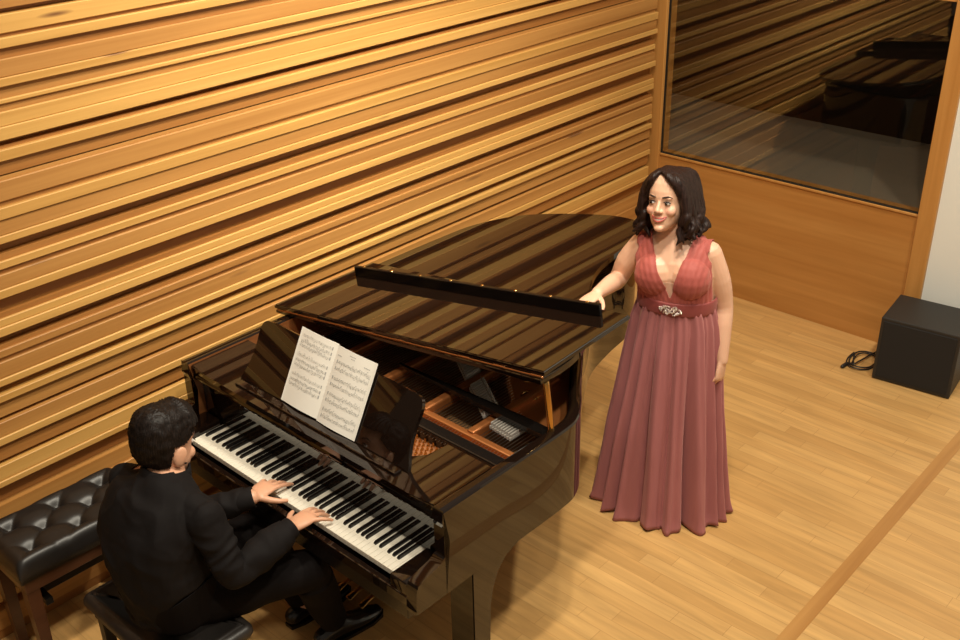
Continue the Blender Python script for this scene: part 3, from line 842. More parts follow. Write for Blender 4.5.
# ------------------------------------------------------------------ figures
def head_solid(bm, Mh, sc=1.0, male=False, nose=1.0, ears=True):
    """head facing -Y, origin between the ears at eye height"""
    S = [(0.122, 0.012, -0.030, 0.050), (0.116, 0.036, -0.052, 0.072), (0.100, 0.055, -0.070, 0.090), (0.075, 0.067, -0.083, 0.100), (0.045, 0.073, -0.091, 0.103), (0.020, 0.0735, -0.092, 0.101), (0.0, 0.072, -0.087, 0.096), (-0.025, 0.070, -0.088, 0.086), (-0.045, 0.066, -0.089, 0.070), (-0.065, 0.059, -0.088, 0.048), (-0.085, 0.049, -0.086, 0.025), (-0.102, 0.036, -0.083, 0.0), (-0.114, 0.020, -0.076, -0.025), (-0.118, 0.008, -0.066, -0.045)]
    if male: S = [(z, w * (1.04 if z < -0.03 else 1.0), a, b) for z, w, a, b in S]
    rings = []
    for z, w, yf, yb in S:
        ym = (yf + yb) / 2 + 0.01; ring = []
        for j in range(28):
            a = 2 * pi * j / 28; c, s = cos(a), sin(a)
            pw = 0.88
            x = w * (abs(c) ** pw) * (1 if c > 0 else -1)
            rad = (yb - ym) if s > 0 else (ym - yf)
            y = ym + rad * (abs(s) ** pw) * (1 if s > 0 else -1)
            ring.append(Mh @ Vector((x * sc, y * sc, z * sc)))
        rings.append(ring)
    loft(bm, rings)
    def b(c, r, rot=None): ball(bm, Vector(c) * sc, tuple(k * sc for k in r), Mh, 14, rot=rot)
    # nose, brow, cheeks, lips, chin
    tube(bm, [Mh @ (Vector(p) * sc) for p in ((0, -0.086, 0.008), (0, -0.095, -0.010), (0, -0.104, -0.028))], [0.0065 * sc, 0.0080 * sc, 0.0100 * sc], 12)
    for s in (-1, 1):
        b((s * 0.0105, -0.095, -0.033), (0.008, 0.009, 0.007))
        b((s * 0.039, -0.064, -0.032), (0.022, 0.023, 0.022))
        b((s * 0.030, -0.081, 0.021), (0.018, 0.009, 0.007))
        if ears:
            b((s * 0.081, 0.014, -0.012), (0.010, 0.022, 0.034), Euler((0.15, 0, s * 0.35)).to_matrix())
            b((s * 0.076, 0.010, -0.036), (0.006, 0.010, 0.011))
    b((0, -0.088, -0.060), (0.023, 0.0085, 0.0050)); b((0, -0.087, -0.071), (0.020, 0.0090, 0.0060))
    b((0, -0.083, -0.100), (0.020, 0.014, 0.015))

def add_face(bm, Mh, sc=1.0, smile=True, mats=(0, 0, 0, 0, 0), gaze=(0.0, 0.0)):
    """eyes, lashes, brows and mouth laid onto the head surface; mats = white, iris, brow, lip, teeth"""
    wht, iri, brw, lip, tth = mats
    for s in (-1, 1):
        c = Vector((s * 0.0315, -0.0795, 0.001)) * sc
        ball(bm, c, (0.0130 * sc, 0.0095 * sc, 0.0080 * sc), Mh, 14, mat=wht)
        ball(bm, c + Vector((gaze[0] + 0.0, -0.0068, gaze[1])) * sc, (0.0066 * sc, 0.004 * sc, 0.0066 * sc), Mh, 12, mat=iri)
        up = [(s * (0.0315 + k) , -0.0885 + abs(k) * 0.20, 0.0085 - 22 * k * k) for k in (-0.0145, -0.008, 0, 0.008, 0.0155)]
        tube(bm, [Mh @ (Vector(p) * sc) for p in up], [0.0012 * sc, 0.0021 * sc, 0.0024 * sc, 0.0024 * sc, 0.0014 * sc], 8, mat=brw, sub=2)
        br = [(s * x, y, z) for x, y, z in ((0.015, -0.0925, 0.0235), (0.026, -0.0920, 0.0270), (0.038, -0.0870, 0.0285), (0.050, -0.0760, 0.0225))]
        tube(bm, [Mh @ (Vector(p) * sc) for p in br], [0.0024 * sc, 0.0028 * sc, 0.0026 * sc, 0.0012 * sc], 8, mat=brw, sub=3)
    w = 0.031 if smile else 0.023
    def lipcurve(z0, dz, y0): return [Mh @ (Vector((w * k, y0 + 0.016 * k * k, z0 + dz * k * k)) * sc) for k in (-1, -0.6, -0.25, 0, 0.25, 0.6, 1)]
    rr = [0.0012, 0.0030, 0.0036, 0.0032, 0.0036, 0.0030, 0.0012]
    sm_ = 0.009 if smile else 0.001
    tube(bm, lipcurve(-0.0585, sm_ * 0.75, -0.0965), [r * sc for r in rr], 8, mat=lip, sub=3)
    tube(bm, lipcurve(-0.0715 if smile else -0.0665, sm_ * 2.0 if smile else 0.0, -0.0955), [r * 1.2 * sc for r in rr], 8, mat=lip, sub=3)
    if smile:
        tube(bm, [Mh @ (Vector((0.80 * w * k, -0.0955 + 0.013 * k * k, -0.0645 + 0.009 * k * k)) * sc) for k in (-1, -0.5, 0, 0.5, 1)], [(0.0036 * sc, 0.0020 * sc), (0.0024 * sc, 0.0052 * sc), (0.0026 * sc, 0.0060 * sc), (0.0024 * sc, 0.0052 * sc), (0.0036 * sc, 0.0020 * sc)], 8, mat=tth, up=Mh.to_3x3() @ Vector((0, 0, 1)), sub=2)

def hand(bm, Mw, thumb=1, curl=(30, 30, 30, 30), spread=(9, 3, -4, -11), sc=1.0, thumb_dir=(0.75, 0.62, -0.25)):
    """wrist at origin, fingers along +Y, back of the hand +Z, thumb on +X*thumb side"""
    def T(p): return Mw @ (Vector(p) * sc)
    upv = Mw.to_3x3() @ Vector((0, 0, 1))
    rings = [(0.0, -0.020, 0.022, 0.018), (0.0, 0.0, 0.027, 0.0185), (0.0, 0.025, 0.034, 0.0175), (0.0, 0.055, 0.040, 0.0160), (0.0, 0.085, 0.040, 0.0135), (0.0, 0.094, 0.034, 0.0105)]
    tube(bm, [T((x, y, 0)) for x, y, a, c in rings], [(a * sc, c * sc) for x, y, a, c in rings], 16, up=upv)
    L = ((0.042, 0.026, 0.021), (0.047, 0.030, 0.022), (0.044, 0.028, 0.021), (0.034, 0.021, 0.019))
    tips = []
    for k in range(4):
        x = thumb * (0.0295 - 0.0197 * k); y = 0.084 + (0.004, 0.008, 0.004, -0.006)[k]
        p = Vector((x, y, 0.0)); pts = [Vector((x * 0.8, y - 0.03, 0)), p.copy()]; az = radians(spread[k]) * thumb
        ang = 0.0
        for j, ln in enumerate(L[k]):
            ang += radians(curl[k] * (0.9, 1.0, 0.6)[j])
            p = p + Vector((sin(az) * cos(ang), cos(az) * cos(ang), -sin(ang))) * ln
            pts.append(p.copy())
        rad = [0.0095, 0.0100, 0.0088, 0.0082, 0.0068]
        tube(bm, [T(q) for q in pts], [r * sc * (0.9 if k == 3 else 1) for r in rad], 10)
        tips.append(T(pts[-1]))
    td = Vector((thumb_dir[0] * thumb, thumb_dir[1], thumb_dir[2])).normalized()
    t2 = Vector((thumb_dir[0] * thumb * 0.55, thumb_dir[1] + 0.35, thumb_dir[2])).normalized()
    p0 = Vector((thumb * 0.018, 0.018, -0.004)); p1 = p0 + td * 0.042; p2 = p1 + (td * 0.6 + t2 * 0.4) * 0.034; p3 = p2 + t2 * 0.026
    tube(bm, [T(q) for q in (p0, p1, p2, p3)], [0.0135 * sc, 0.0125 * sc, 0.0100 * sc, 0.0078 * sc], 10)
    return tips

def frame(origin, ydir, zdir):
    y = Vector(ydir).normalized(); z = Vector(zdir); z = (z - y * z.dot(y)).normalized(); x = y.cross(z)
    mm = Matrix((x, y, z)).transposed().to_4x4(); mm.translation = Vector(origin)
    return mm

def seg_near(p, bones):
    """name, t, distance of the nearest bone segment"""
    best = None
    for nm, a, b, r in bones:
        ab = b - a; t = max(0, min(1, (p - a).dot(ab) / ab.length_squared)); d = (p - (a + ab * t)).length - r
        if best is None or d < best[2]: best = (nm, t, d)
    return best

def garment(name, mesh, keep, off, mat, parent, thick=0.004, smooth=2, **props):
    """cloth that follows the body: the body's own surface pushed out and cut at the hems"""
    bm = bmesh.new(); bm.from_mesh(mesh)
    bm.normal_update()
    kill = [f for f in bm.faces if not keep(f.calc_center_median())]
    bmesh.ops.delete(bm, geom=kill, context='FACES')
    bmesh.ops.delete(bm, geom=[v for v in bm.verts if not v.link_faces], context='VERTS')
    nrm = {v: v.normal.copy() for v in bm.verts}
    for _ in range(2):
        bmesh.ops.smooth_vert(bm, verts=bm.verts, factor=0.5, use_axis_x=True, use_axis_y=True, use_axis_z=True)
    for v in bm.verts:
        v.co = v.co + nrm[v] * max(0.0015, off(v.co))
    for _ in range(smooth):
        bmesh.ops.smooth_vert(bm, verts=bm.verts, factor=0.4, use_axis_x=True, use_axis_y=True, use_axis_z=True)
    for f in bm.faces: f.smooth = True; f.material_index = 0
    me = bpy.data.meshes.new(name); bm.to_mesh(me); bm.free()
    o = link(name, me, mat, parent, True, **props)
    s = o.modifiers.new('thickness', 'SOLIDIFY'); s.thickness = thick; s.offset = -1
    return o

def body_object(name, mesh, extra, mats, parent):
    bm = bmesh.new(); bm.from_mesh(mesh)
    extra(bm)
    me = bpy.data.meshes.new(name); bm.to_mesh(me); bm.free()
    return link(name, me, mats, parent, True)

# ---- singer (local: faces -Y, +X towards image right)
SX, SY = -2.02 - 0.15 * 0.49987 - 0.065 * 0.86610, 3.50 + 0.15 * 0.86610 - 0.065 * 0.49987
SROT = atan2(0.49986526, 0.86610318) - radians(10)
singer = tag(empty('person', (SX, SY, 0), SROT), 'smiling woman with dark wavy hair in a long dusty rose gown', 'person')
Msing = Matrix.Translation((SX, SY, 0)) @ Matrix.Rotation(SROT, 4, 'Z')
Mpiano = Matrix.Translation((PX, PY, 0)) @ Matrix.Rotation(PA, 4, 'Z')
Mps = Msing.inverted() @ Mpiano
VZ = 3.5
HS = 1.05
Hc = Vector((-0.066, -0.012, 1.540))
def lean(z): return -0.11 * max(0.0, z - 1.10)
Mhs = Matrix.Translation(Hc) @ Matrix.Rotation(radians(-10), 4, 'Z') @ Matrix.Rotation(radians(-4), 4, 'Y') @ Matrix.Rotation(radians(-9), 4, 'X')
touch = Mps @ lidp(1.27, 1.265, -FT + 0.004)   # where the palm rests on the lid
touch_dir = (Mps.to_3x3() @ Vector((0.10, -1.0, -0.02))).normalized()
lid_n = (Mps.to_3x3() @ LN).normalized()

def torso_rings(rows, seg=32, pw=0.9):
    out = []
    for z, cx, hw, yf, yb in rows:
        ym = (yf + yb) / 2; r = []
        for j in range(seg):
            a = 2 * pi * j / seg; c, s = cos(a), sin(a)
            x = cx + hw * (abs(c) ** pw) * (1 if c > 0 else -1)
            y = ym + (yb - ym) * (abs(s) ** pw) * (1 if s > 0 else -1)
            r.append(Vector((x, y, z)))
        out.append(r)
    return out
bm = bmesh.new()
rows_ = [(0.72, 0.10, -0.10, 0.10), (0.80, 0.175, -0.115, 0.13), (0.92, 0.195, -0.125, 0.14), (1.02, 0.175, -0.120, 0.115), (1.09, 0.160, -0.115, 0.10), (1.16, 0.160, -0.118, 0.10), (1.23, 0.166, -0.120, 0.108), (1.29, 0.166, -0.104, 0.112), (1.33, 0.152, -0.080, 0.106), (1.36, 0.122, -0.062, 0.096), (1.385, 0.086, -0.048, 0.084), (1.41, 0.060, -0.040, 0.070), (1.43, 0.045, -0.03, 0.06)]
loft(bm, torso_rings([(z, lean(z), h, f, k) for z, h, f, k in rows_]))
for s in (-1, 1):
    ball(bm, (s * 0.072 + lean(1.225), -0.072, 1.225), (0.082, 0.076, 0.088))
    ball(bm, (s * 0.142 + lean(1.32), 0.012, 1.312), (0.046, 0.050, 0.048))
tube(bm, [(-0.026, 0.03, 1.36), (-0.042, 0.02, 1.43), (-0.060, 0.012, 1.50)], [0.064, 0.056, 0.055], 20)
head_solid(bm, Mhs, HS)
# right arm (image left) reaching to the lid
wristR = touch - touch_dir * 0.070 + lid_n * 0.024
shR, elR = Vector((-0.148 + lean(1.32), 0.012, 1.315)), Vector((-0.268, 0.010, 1.135))
tube(bm, [shR, shR.lerp(elR, 0.5) + Vector((-0.012, 0.0, 0.0)), elR, elR.lerp(wristR, 0.35), wristR], [0.051, 0.049, 0.041, 0.039, 0.026], 20, sub=3)
hand(bm, frame(wristR, touch_dir, lid_n), thumb=-1, curl=(14, 12, 12, 14), sc=0.93)
# left arm hanging
shL, elL, wrL = Vector((0.146 + lean(1.32), 0.012, 1.315)), Vector((0.196, 0.040, 1.065)), Vector((0.222, -0.035, 0.838))
tube(bm, [shL, shL.lerp(elL, 0.5) + Vector((0.010, 0, 0)), elL, elL.lerp(wrL, 0.35), wrL], [0.050, 0.048, 0.040, 0.038, 0.025], 20, sub=3)
hand(bm, frame(wrL, (-0.03, -0.16, -1), (1, -0.35, 0)), thumb=-1, curl=(26, 30, 34, 38), spread=(4, 1, -2, -5), sc=0.93, thumb_dir=(0.45, 0.8, -0.3))
# legs under the gown
for s in (-1, 1):
    tube(bm, [(s * 0.085, 0.01, 0.80), (s * 0.085, 0.0, 0.46), (s * 0.085, 0.015, 0.26), (s * 0.085, 0.03, 0.07)], [0.088, 0.058, 0.05, 0.034], 16, sub=2)
    tube(bm, [(s * 0.088, 0.05, 0.035), (s * 0.092, -0.05, 0.035), (s * 0.095, -0.15, 0.025)], [0.033, 0.034, 0.022], 14, sub=2)
body_me = solid(bm, 0.0036, 3)
Minv = Mhs.inverted()
def singer_face(bm):
    for f in bm.faces:
        c = Minv @ f.calc_center_median()
        if c.y < -0.05 and ((abs(c.x) - 0.042) / 0.020) ** 2 + ((c.z + 0.030) / 0.017) ** 2 < 1: f.material_index = 6
    add_face(bm, Mhs, HS, True, (4, 3, 1, 2, 5), (-0.003, -0.001))
singer_body = body_object('body', body_me, singer_face, [M['skin_w'], M['brow'], M['lip'], M['iris'], M['eye_white'], M['teeth'], M['blush']], singer)

# gown: bodice with a deep V, waist band, clasp, pleated skirt
bonesS = [('torso', Vector((0, 0, 0.8)), Vector((0, 0.01, 1.33)), 0.13), ('armR', shR, elR, 0.045), ('armL', shL, elL, 0.045), ('farmR', elR, wristR, 0.03), ('farmL', elL, wrL, 0.03)]
def keep_bodice(c):
    x, y, z = c
    if z < 1.085 or z > 1.43: return False
    x -= lean(z)
    nm, t, d = seg_near(c, bonesS)
    if nm != 'torso' and (t > 0.24 or abs(x) > 0.156): return False
    if abs(x) > 0.170 - 0.06 * max(0, z - 1.30): return False
    if 1.20 < z < 1.335 and abs(x) > 0.150 and abs(y - 0.012) < 0.050: return False
    vz = z - 1.148
    if y < 0.03 and vz > 0 and abs(x + 0.002) < vz * 0.36: return False
    if y >= 0.03 and z > 1.27 and abs(x) < (z - 1.27) * 0.55: return False
    if z > 1.34 and abs(x) < 0.055: return False
    return True
def off_bodice(c):
    g = 0.010 + 0.0022 * sin(atan2(c.y + 0.02, c.x) * 46 + c.z * 10) * max(0, 1 - abs(c.z - 1.13) / 0.16)
    sp_ = 0.0014 * sin((abs(c.x - lean(c.z)) - (c.z - 1.15) * 0.36) * 260 + 3 * noise.noise(c * 6))
    return g + sp_
garment('bodice', body_me, keep_bodice, off_bodice, M['bodice'], singer, 0.003, 6)
# modesty mesh in the V
garment('neckline_mesh', body_me, lambda c: c.y < 0 and 1.13 < c.z < 1.215 and abs(c.x - lean(c.z)) < (c.z - 1.10) * 0.36, lambda c: 0.0015, plain('nude_mesh', (0.62, 0.385, 0.275), 0.6), singer, 0.0006, 1)
bm = bmesh.new()
def band_ring(z, g): return [Vector((0.163 * (1 + g) * cos(a), -0.008 + (0.117 + 0.163 * g) * sin(a), z + 0.012 * sin(a) * 0 )) for a in [2 * pi * j / 96 for j in range(96)]]
rr_ = []
for k in range(9):
    t = k / 8; rr_.append(band_ring(1.062 + 0.062 * t, 0.055 + 0.015 * sin(pi * t) + 0.006 * (k % 2)))
loft(bm, rr_, caps=False)
bo = obj('waist_band', bm, M['band'], singer, smooth=True)
s = bo.modifiers.new('thickness', 'SOLIDIFY'); s.thickness = 0.005
bm = bmesh.new(); rc = random.Random(5)
for i in range(110):
    a = rc.uniform(-1, 1); b = rc.uniform(-1, 1)
    if a * a + b * b > 1 and abs(a) + abs(b) > 1.5: continue
    x = a * 0.049; z = 1.092 + b * 0.021; y = -0.008 - (0.117 + 0.163 * 0.07) * sqrt(max(0, 1 - (x / 0.175) ** 2)) - 0.004
    ball(bm, (x, y, z), (rc.uniform(0.0028, 0.005), 0.004, rc.uniform(0.0028, 0.005)), seg=8)
obj('beaded_clasp', bm, M['sequin'], bo, smooth=True)
bm = bmesh.new(); NT, NZ = 360, 60
pl = random.Random(11)
ph = [(k, pl.uniform(0, 6.28), pl.uniform(0.4, 1)) for k in (9, 13, 19, 27)]
rings = []
for i in range(NZ + 1):
    t = i / NZ; z = 1.075 * (1 - t) + 0.004
    prof = [(0.0, 0.168, 0.122, 0.112), (0.08, 0.190, 0.132, 0.130), (0.2, 0.205, 0.150, 0.155), (0.45, 0.232, 0.178, 0.185), (0.75, 0.266, 0.210, 0.222), (0.95, 0.294, 0.235, 0.25), (1.0, 0.302, 0.245, 0.262)]
    for (a, *pa), (b, *pb_) in zip(prof, prof[1:]):
        if a <= t <= b: k = (t - a) / (b - a); hw, yf, yb = [u + (v - u) * k for u, v in zip(pa, pb_)]; break
    ring = []
    for j in range(NT):
        th = 2 * pi * j / NT
        w = th + 0.035 * sin(3 * th + 2.0 * t) + 0.02 * sin(7 * th + 1 + 3 * t)
        f = 0
        big = abs(sin(w * 9 + 0.4 + 0.5 * sin(2 * w))) ** 0.5
        for kk, p0, am in ph: f += am * sin(kk * w + p0 + 0.5 * sin(2.2 * t + p0))
        fine = sin(46 * w) * max(0, 0.75 - t)
        f = f / 2.6
        f = (abs(f) ** 0.8) * (1 if f > 0 else -1)
        amp = 0.030 + 0.125 * min(1, t / 0.6) ** 0.9 - 0.03 * max(0, t - 0.6)
        r = 1 + amp * f * 0.9 + amp * 2.6 * (big - 0.78) + 0.020 * fine
        hem = 0.0
        if t > 0.92: r += ((t - 0.92) / 0.08) ** 2 * 0.03 * (0.5 + 0.5 * sin(9 * w + 1.3)) 
        c, sn = cos(th), sin(th)
        x = hw * c * r; y = -0.008 * (1 - t) + (yb if sn > 0 else yf) * sn * r
        zz = z + (0.012 * max(0, sin(11 * w + 0.8)) * max(0, (t - 0.9) / 0.1))
        ring.append((x, y, zz))
    rings.append(ring)
loft(bm, rings, caps=False)
sk = obj('skirt', bm, M['dress'], singer, smooth=True)
s = sk.modifiers.new('thickness', 'SOLIDIFY'); s.thickness = 0.003; s.offset = -1

# hair: cap plus long wavy locks from a parting
bm = bmesh.new()
rh = random.Random(21)
def HP(p): return Mhs @ Vector(p)
ball(bm, (0, 0.022, 0.036), (0.084, 0.092, 0.095), Mhs, 24)
ball(bm, (0, 0.060, -0.04), (0.078, 0.062, 0.10), Mhs, 20)
partx = -0.012
def lock(side, yy, out, length, layer, rad=0.017, wav=0.014):
    """from the parting over the skull side, then down"""
    pts = []; rads = []
    y0 = yy
    A = Vector((partx + side * 0.004, y0 * 0.75, 0.127 - 2.2 * max(0, abs(y0 - 0.01) - 0.05) ** 1.3))
    B = Vector((side * 0.050, y0 * 0.95 , 0.107 - 0.20 * max(0, -y0 - 0.03)))
    C = Vector((side * (0.084 + 0.004 * layer), y0 * 1.0 + 0.010, 0.045))
    D = Vector((side * (0.092 + out * 0.4), y0 * 1.0 + 0.012, -0.035))
    ph_ = rh.uniform(0, 6.28)
    pts = [A, B, C, D]
    nn_ = 5
    for i in range(1, nn_ + 1):
        t = i / nn_
        w = wav * sin(ph_ + t * 6.5) * (0.4 + t)
        pts.append(Vector((side * (0.092 + out * (0.4 + 0.6 * t)) + w, y0 + 0.012 + 0.012 * t + wav * 0.9 * cos(ph_ + t * 6.0), -0.035 - (length - 0.035) * t)))
    rads = [rad * 0.55, rad * 0.9, rad * 1.05, rad * 1.05] + [rad * (1.05 - 0.62 * (i / nn_) ** 2) for i in range(1, nn_ + 1)]
    tube(bm, [HP(p) for p in pts], rads, 10, sub=4)
for side in (-1, 1):
    for k in range(13):
        yy = -0.062 + 0.155 * k / 12
        lock(side, yy, rh.uniform(0.012, 0.040), rh.uniform(0.118, 0.150), 0)
    for k in range(9):
        yy = -0.050 + 0.135 * k / 8
        lock(side, yy, rh.uniform(-0.012, 0.016), rh.uniform(0.125, 0.165), -1, 0.016)
for k in range(11):   # back of the head
    x0 = -0.075 + 0.15 * k / 10
    ph_ = rh.uniform(0, 6.28)
    pts = [Vector((x0 * 0.3, 0.04, 0.124)), Vector((x0 * 0.8, 0.095, 0.10)), Vector((x0 * 1.05, 0.122, 0.03)), Vector((x0 * 1.15, 0.122, -0.05))]
    pts += [Vector((x0 * 1.2 + 0.010 * sin(ph_ + i * 1.5), 0.118 + 0.008 * cos(ph_ + i * 1.6), -0.05 - 0.032 * i)) for i in range(1, 4)]
    tube(bm, [HP(p) for p in pts], [0.010, 0.020, 0.022, 0.021, 0.019, 0.016, 0.008], 10, sub=4)
# front strands over the left shoulder and swept sides of the forehead
for side, pts in ((1, [(partx + 0.004, -0.062, 0.126), (0.034, -0.082, 0.104), (0.066, -0.066, 0.056), (0.084, -0.040, -0.01), (0.087, -0.034, -0.07), (0.076, -0.044, -0.115), (0.084, -0.054, -0.150), (0.072, -0.060, -0.172)]),
                  (1, [(partx + 0.006, -0.050, 0.130), (0.040, -0.078, 0.104), (0.070, -0.060, 0.05), (0.088, -0.036, -0.02), (0.096, -0.030, -0.08), (0.088, -0.042, -0.13), (0.098, -0.045, -0.165)]),
                  (-1, [(partx - 0.004, -0.062, 0.126), (-0.040, -0.084, 0.096), (-0.066, -0.066, 0.050), (-0.082, -0.040, -0.01), (-0.090, -0.030, -0.06), (-0.102, -0.036, -0.095), (-0.094, -0.048, -0.125)]),
                  (-1, [(partx - 0.006, -0.050, 0.130), (-0.048, -0.074, 0.100), (-0.076, -0.052, 0.045), (-0.090, -0.026, -0.02), (-0.106, -0.016, -0.07), (-0.122, -0.024, -0.105), (-0.112, -0.040, -0.128)])):
    n_ = len(pts); tube(bm, [HP(p) for p in pts], [0.008] + [0.0135] * (n_ - 3) + [0.010, 0.004], 10, sub=4)
hm = solid(bm, 0.0036, 3, 0.5)
for v in hm.vertices:
    q = Minv @ v.co
    a = atan2(q.y, q.x)
    v.co += v.normal * (0.0009 * sin(a * 60 + 12 * noise.noise(q * 8)) + 0.0022 * noise.noise(Vector((q.x * 70, q.y * 70, q.z * 14))))
link('hair', hm, M['hair_w'], singer, True)

# ---- pianist (built in piano coordinates, facing +Y)
pian = tag(empty('person', (PX, PY, 0), PA), 'dark haired man in black shirt and trousers seated playing the piano', 'person')
Hm = Vector((0.480, -0.366, 1.104)); HMS = 1.12
Mhm = Matrix.Translation(Hm) @ Matrix.Rotation(radians(180 + 14), 4, 'Z') @ Matrix.Rotation(radians(14), 4, 'X')
Mhmi = Mhm.inverted()
bm = bmesh.new()
J = {k: Vector(v) for k, v in dict(shL=(0.345, -0.455, 0.935), elL=(0.415, -0.335, 0.725), wrL=(0.566, -0.108, 0.776),
     shR=(0.725, -0.405, 0.935), elR=(0.812, -0.372, 0.725), wrR=(0.815, -0.124, 0.776),
     hipL=(0.45, -0.44, 0.560), knL=(0.44, -0.03, 0.512), anL=(0.50, 0.10, 0.11), hipR=(0.64, -0.43, 0.560), knR=(0.775, -0.04, 0.510), anR=(0.690, 0.10, 0.11)).items()}
spine = [(0.550, -0.470, 0.535), (0.550, -0.482, 0.62), (0.545, -0.500, 0.72), (0.535, -0.496, 0.82), (0.530, -0.470, 0.90), (0.532, -0.440, 0.95), (0.530, -0.422, 0.985), (0.522, -0.405, 1.015), (0.515, -0.395, 1.04)]
srad = [(0.178, 0.140), (0.178, 0.142), (0.184, 0.140), (0.198, 0.138), (0.202, 0.126), (0.188, 0.108), (0.145, 0.090), (0.090, 0.072), (0.06, 0.055)]
yaw = atan2(J['shR'].y - J['shL'].y, J['shR'].x - J['shL'].x) * 0.9
rings = []
q = catmull([(*a, *b) for a, b in zip(spine, srad)], 4)
for i, v in enumerate(q):
    c = Vector(v[:3]); ra, rb = v[3], v[4]
    tn = (Vector(q[min(i + 1, len(q) - 1)][:3]) - Vector(q[max(i - 1, 0)][:3])).normalized()
    k = min(1, i / (len(q) * 0.6)); xd = Vector((cos(yaw * k), sin(yaw * k), 0)); xd = (xd - tn * xd.dot(tn)).normalized(); yd = tn.cross(xd)
    rings.append([c + xd * (ra * (abs(cos(a)) ** 0.85) * (1 if cos(a) > 0 else -1)) + yd * (rb * (abs(sin(a)) ** 0.85) * (1 if sin(a) > 0 else -1)) for a in [2 * pi * j / 32 for j in range(32)]])
loft(bm, rings)
for s in ('L', 'R'):
    ball(bm, J['sh' + s], (0.060, 0.060, 0.052))
    tube(bm, [(0.527, -0.415, 0.995), J['sh' + s].lerp(Vector((0.53, -0.42, 0.985)), 0.45), J['sh' + s]], [0.060, 0.062, 0.056], 16)
    e, w_, h_ = J['el' + s], J['wr' + s], J['sh' + s]
    tube(bm, [h_, h_.lerp(e, 0.5), e, e.lerp(w_, 0.35), w_], [0.058, 0.052, 0.043, 0.043, 0.029], 18, sub=3)
    hp, kn, an = J['hip' + s], J['kn' + s], J['an' + s]
    tube(bm, [hp, hp.lerp(kn, 0.5), kn], [0.088, 0.078, 0.060], 18, sub=3)
    tube(bm, [kn, kn.lerp(an, 0.35), an], [0.058, 0.056, 0.036], 18, sub=3)
    fw_ = Vector((0.10 if s == 'R' else 0.03, 1, 0)).normalized()
    tube(bm, [an + fw_ * -0.04 + Vector((0, 0, -0.06)), an + fw_ * 0.06 + Vector((0, 0, -0.055)), an + fw_ * 0.15 + Vector((0, 0, -0.075))], [0.032, 0.035, 0.022], 14, sub=2)
    tube(bm, [an, an + Vector((0, 0, -0.05))], [0.038, 0.034], 14)
ball(bm, (0.548, -0.485, 0.545), (0.172, 0.14, 0.070))
tube(bm, [(0.524, -0.425, 0.96), (0.510, -0.402, 1.02), Hm + Vector((0.006, -0.012, -0.02))], [0.068, 0.064, 0.064], 20)
head_solid(bm, Mhm, HMS, True)
def aimed(w_, tip, up=(0, 0, 1)): return frame(w_, Vector(tip) - Vector(w_), up)
hand(bm, frame(J['wrL'], (-0.24, 0.97, -0.06), (0.05, 0.06, 1)), thumb=1, curl=(10, 16, 18, 16), spread=(12, 3, -8, -20), sc=1.03, thumb_dir=(1.0, 0.40, -0.14))
hand(bm, frame(J['wrR'], (-0.14, 0.99, -0.07), (-0.02, 0.06, 1)), thumb=-1, curl=(14, 16, 16, 10), spread=(6, 1, -7, -30), sc=1.03, thumb_dir=(0.85, 0.70, -0.16))
man_me = solid(bm, 0.0038, 3)
bonesM = [('head', Hm + Vector((0, 0, 0.01)), Hm + Vector((0, 0, 0.1)), 0.09), ('neck', Vector((0.512, -0.403, 1.02)), Hm, 0.066),
          ('torso', Vector((0.548, -0.485, 0.66)), Vector((0.532, -0.43, 0.96)), 0.13), ('torso', Vector((0.40, -0.445, 0.945)), Vector((0.67, -0.412, 0.945)), 0.075),
          ('pelvis', Vector((0.46, -0.465, 0.55)), Vector((0.63, -0.465, 0.55)), 0.12)]
for s in ('L', 'R'):
    bonesM += [('uarm', J['sh' + s], J['el' + s], 0.05), ('farm', J['el' + s], J['wr' + s], 0.036), ('hand', J['wr' + s], J['wr' + s] + Vector((0, 0.15, -0.02)), 0.03),
               ('thigh', J['hip' + s], J['kn' + s], 0.075), ('shin', J['kn' + s], J['an' + s], 0.05), ('foot', J['an' + s] + Vector((0, 0, -0.05)), J['an' + s] + Vector((0, 0.15, -0.07)), 0.03)]
def man_face(bm):
    add_face(bm, Mhm, HMS, False, (3, 2, 1, 4, 4), (0, -0.003))
body_object('body', man_me, man_face, [M['skin_m'], M['brow'], M['iris'], M['eye_white'], M['lip_m']], pian)
def keep_shirt(c):
    q = Mhmi @ c
    if q.y < 0.045 and q.z > -0.155 and abs(q.x) < 0.10: return False
    nm, t, d = seg_near(c, bonesM)
    if nm == 'torso': return c.z > 0.55 and not (c.z > 1.0 and (c - Vector((0.512, -0.402, c.z))).length < 0.066)
    if nm == 'uarm': return True
    if nm == 'farm': return t < 0.93
    if nm == 'pelvis': return c.z > 0.50 and c.y < -0.33
    if nm == 'neck': return c.z < 1.03
    return False
def off_shirt(c):
    nm, t, d = seg_near(c, bonesM)
    w = noise.noise(c * 6.0) * 0.012 - abs(noise.noise(Vector((c.x * 13, c.y * 13, c.z * 6)))) * 0.016 - abs(noise.noise(Vector((c.x * 9 + c.z * 9, c.y * 9, c.z * 14)))) * 0.010
    base = 0.014
    if nm in ('uarm', 'farm'):
        base = 0.019; w += 0.0045 * sin(t * 24 + 7 * noise.noise(c * 9)) * (1 - abs(2 * t - 1) if nm == 'uarm' else 1 - t)
    if nm == 'torso' and c.y < -0.42:
        w += 0.010 * abs(sin(18 * (c.x - 0.51) + 2.5 * noise.noise(c * 4))) * max(0, 1 - abs(c.z - 0.72) / 0.2)
    base += 0.006 * min(1, max(0, (0.64 - c.z) / 0.08))
    return max(0.006, base + w)
shirt = garment('shirt', man_me, keep_shirt, off_shirt, M['shirt'], pian, 0.004, 6)
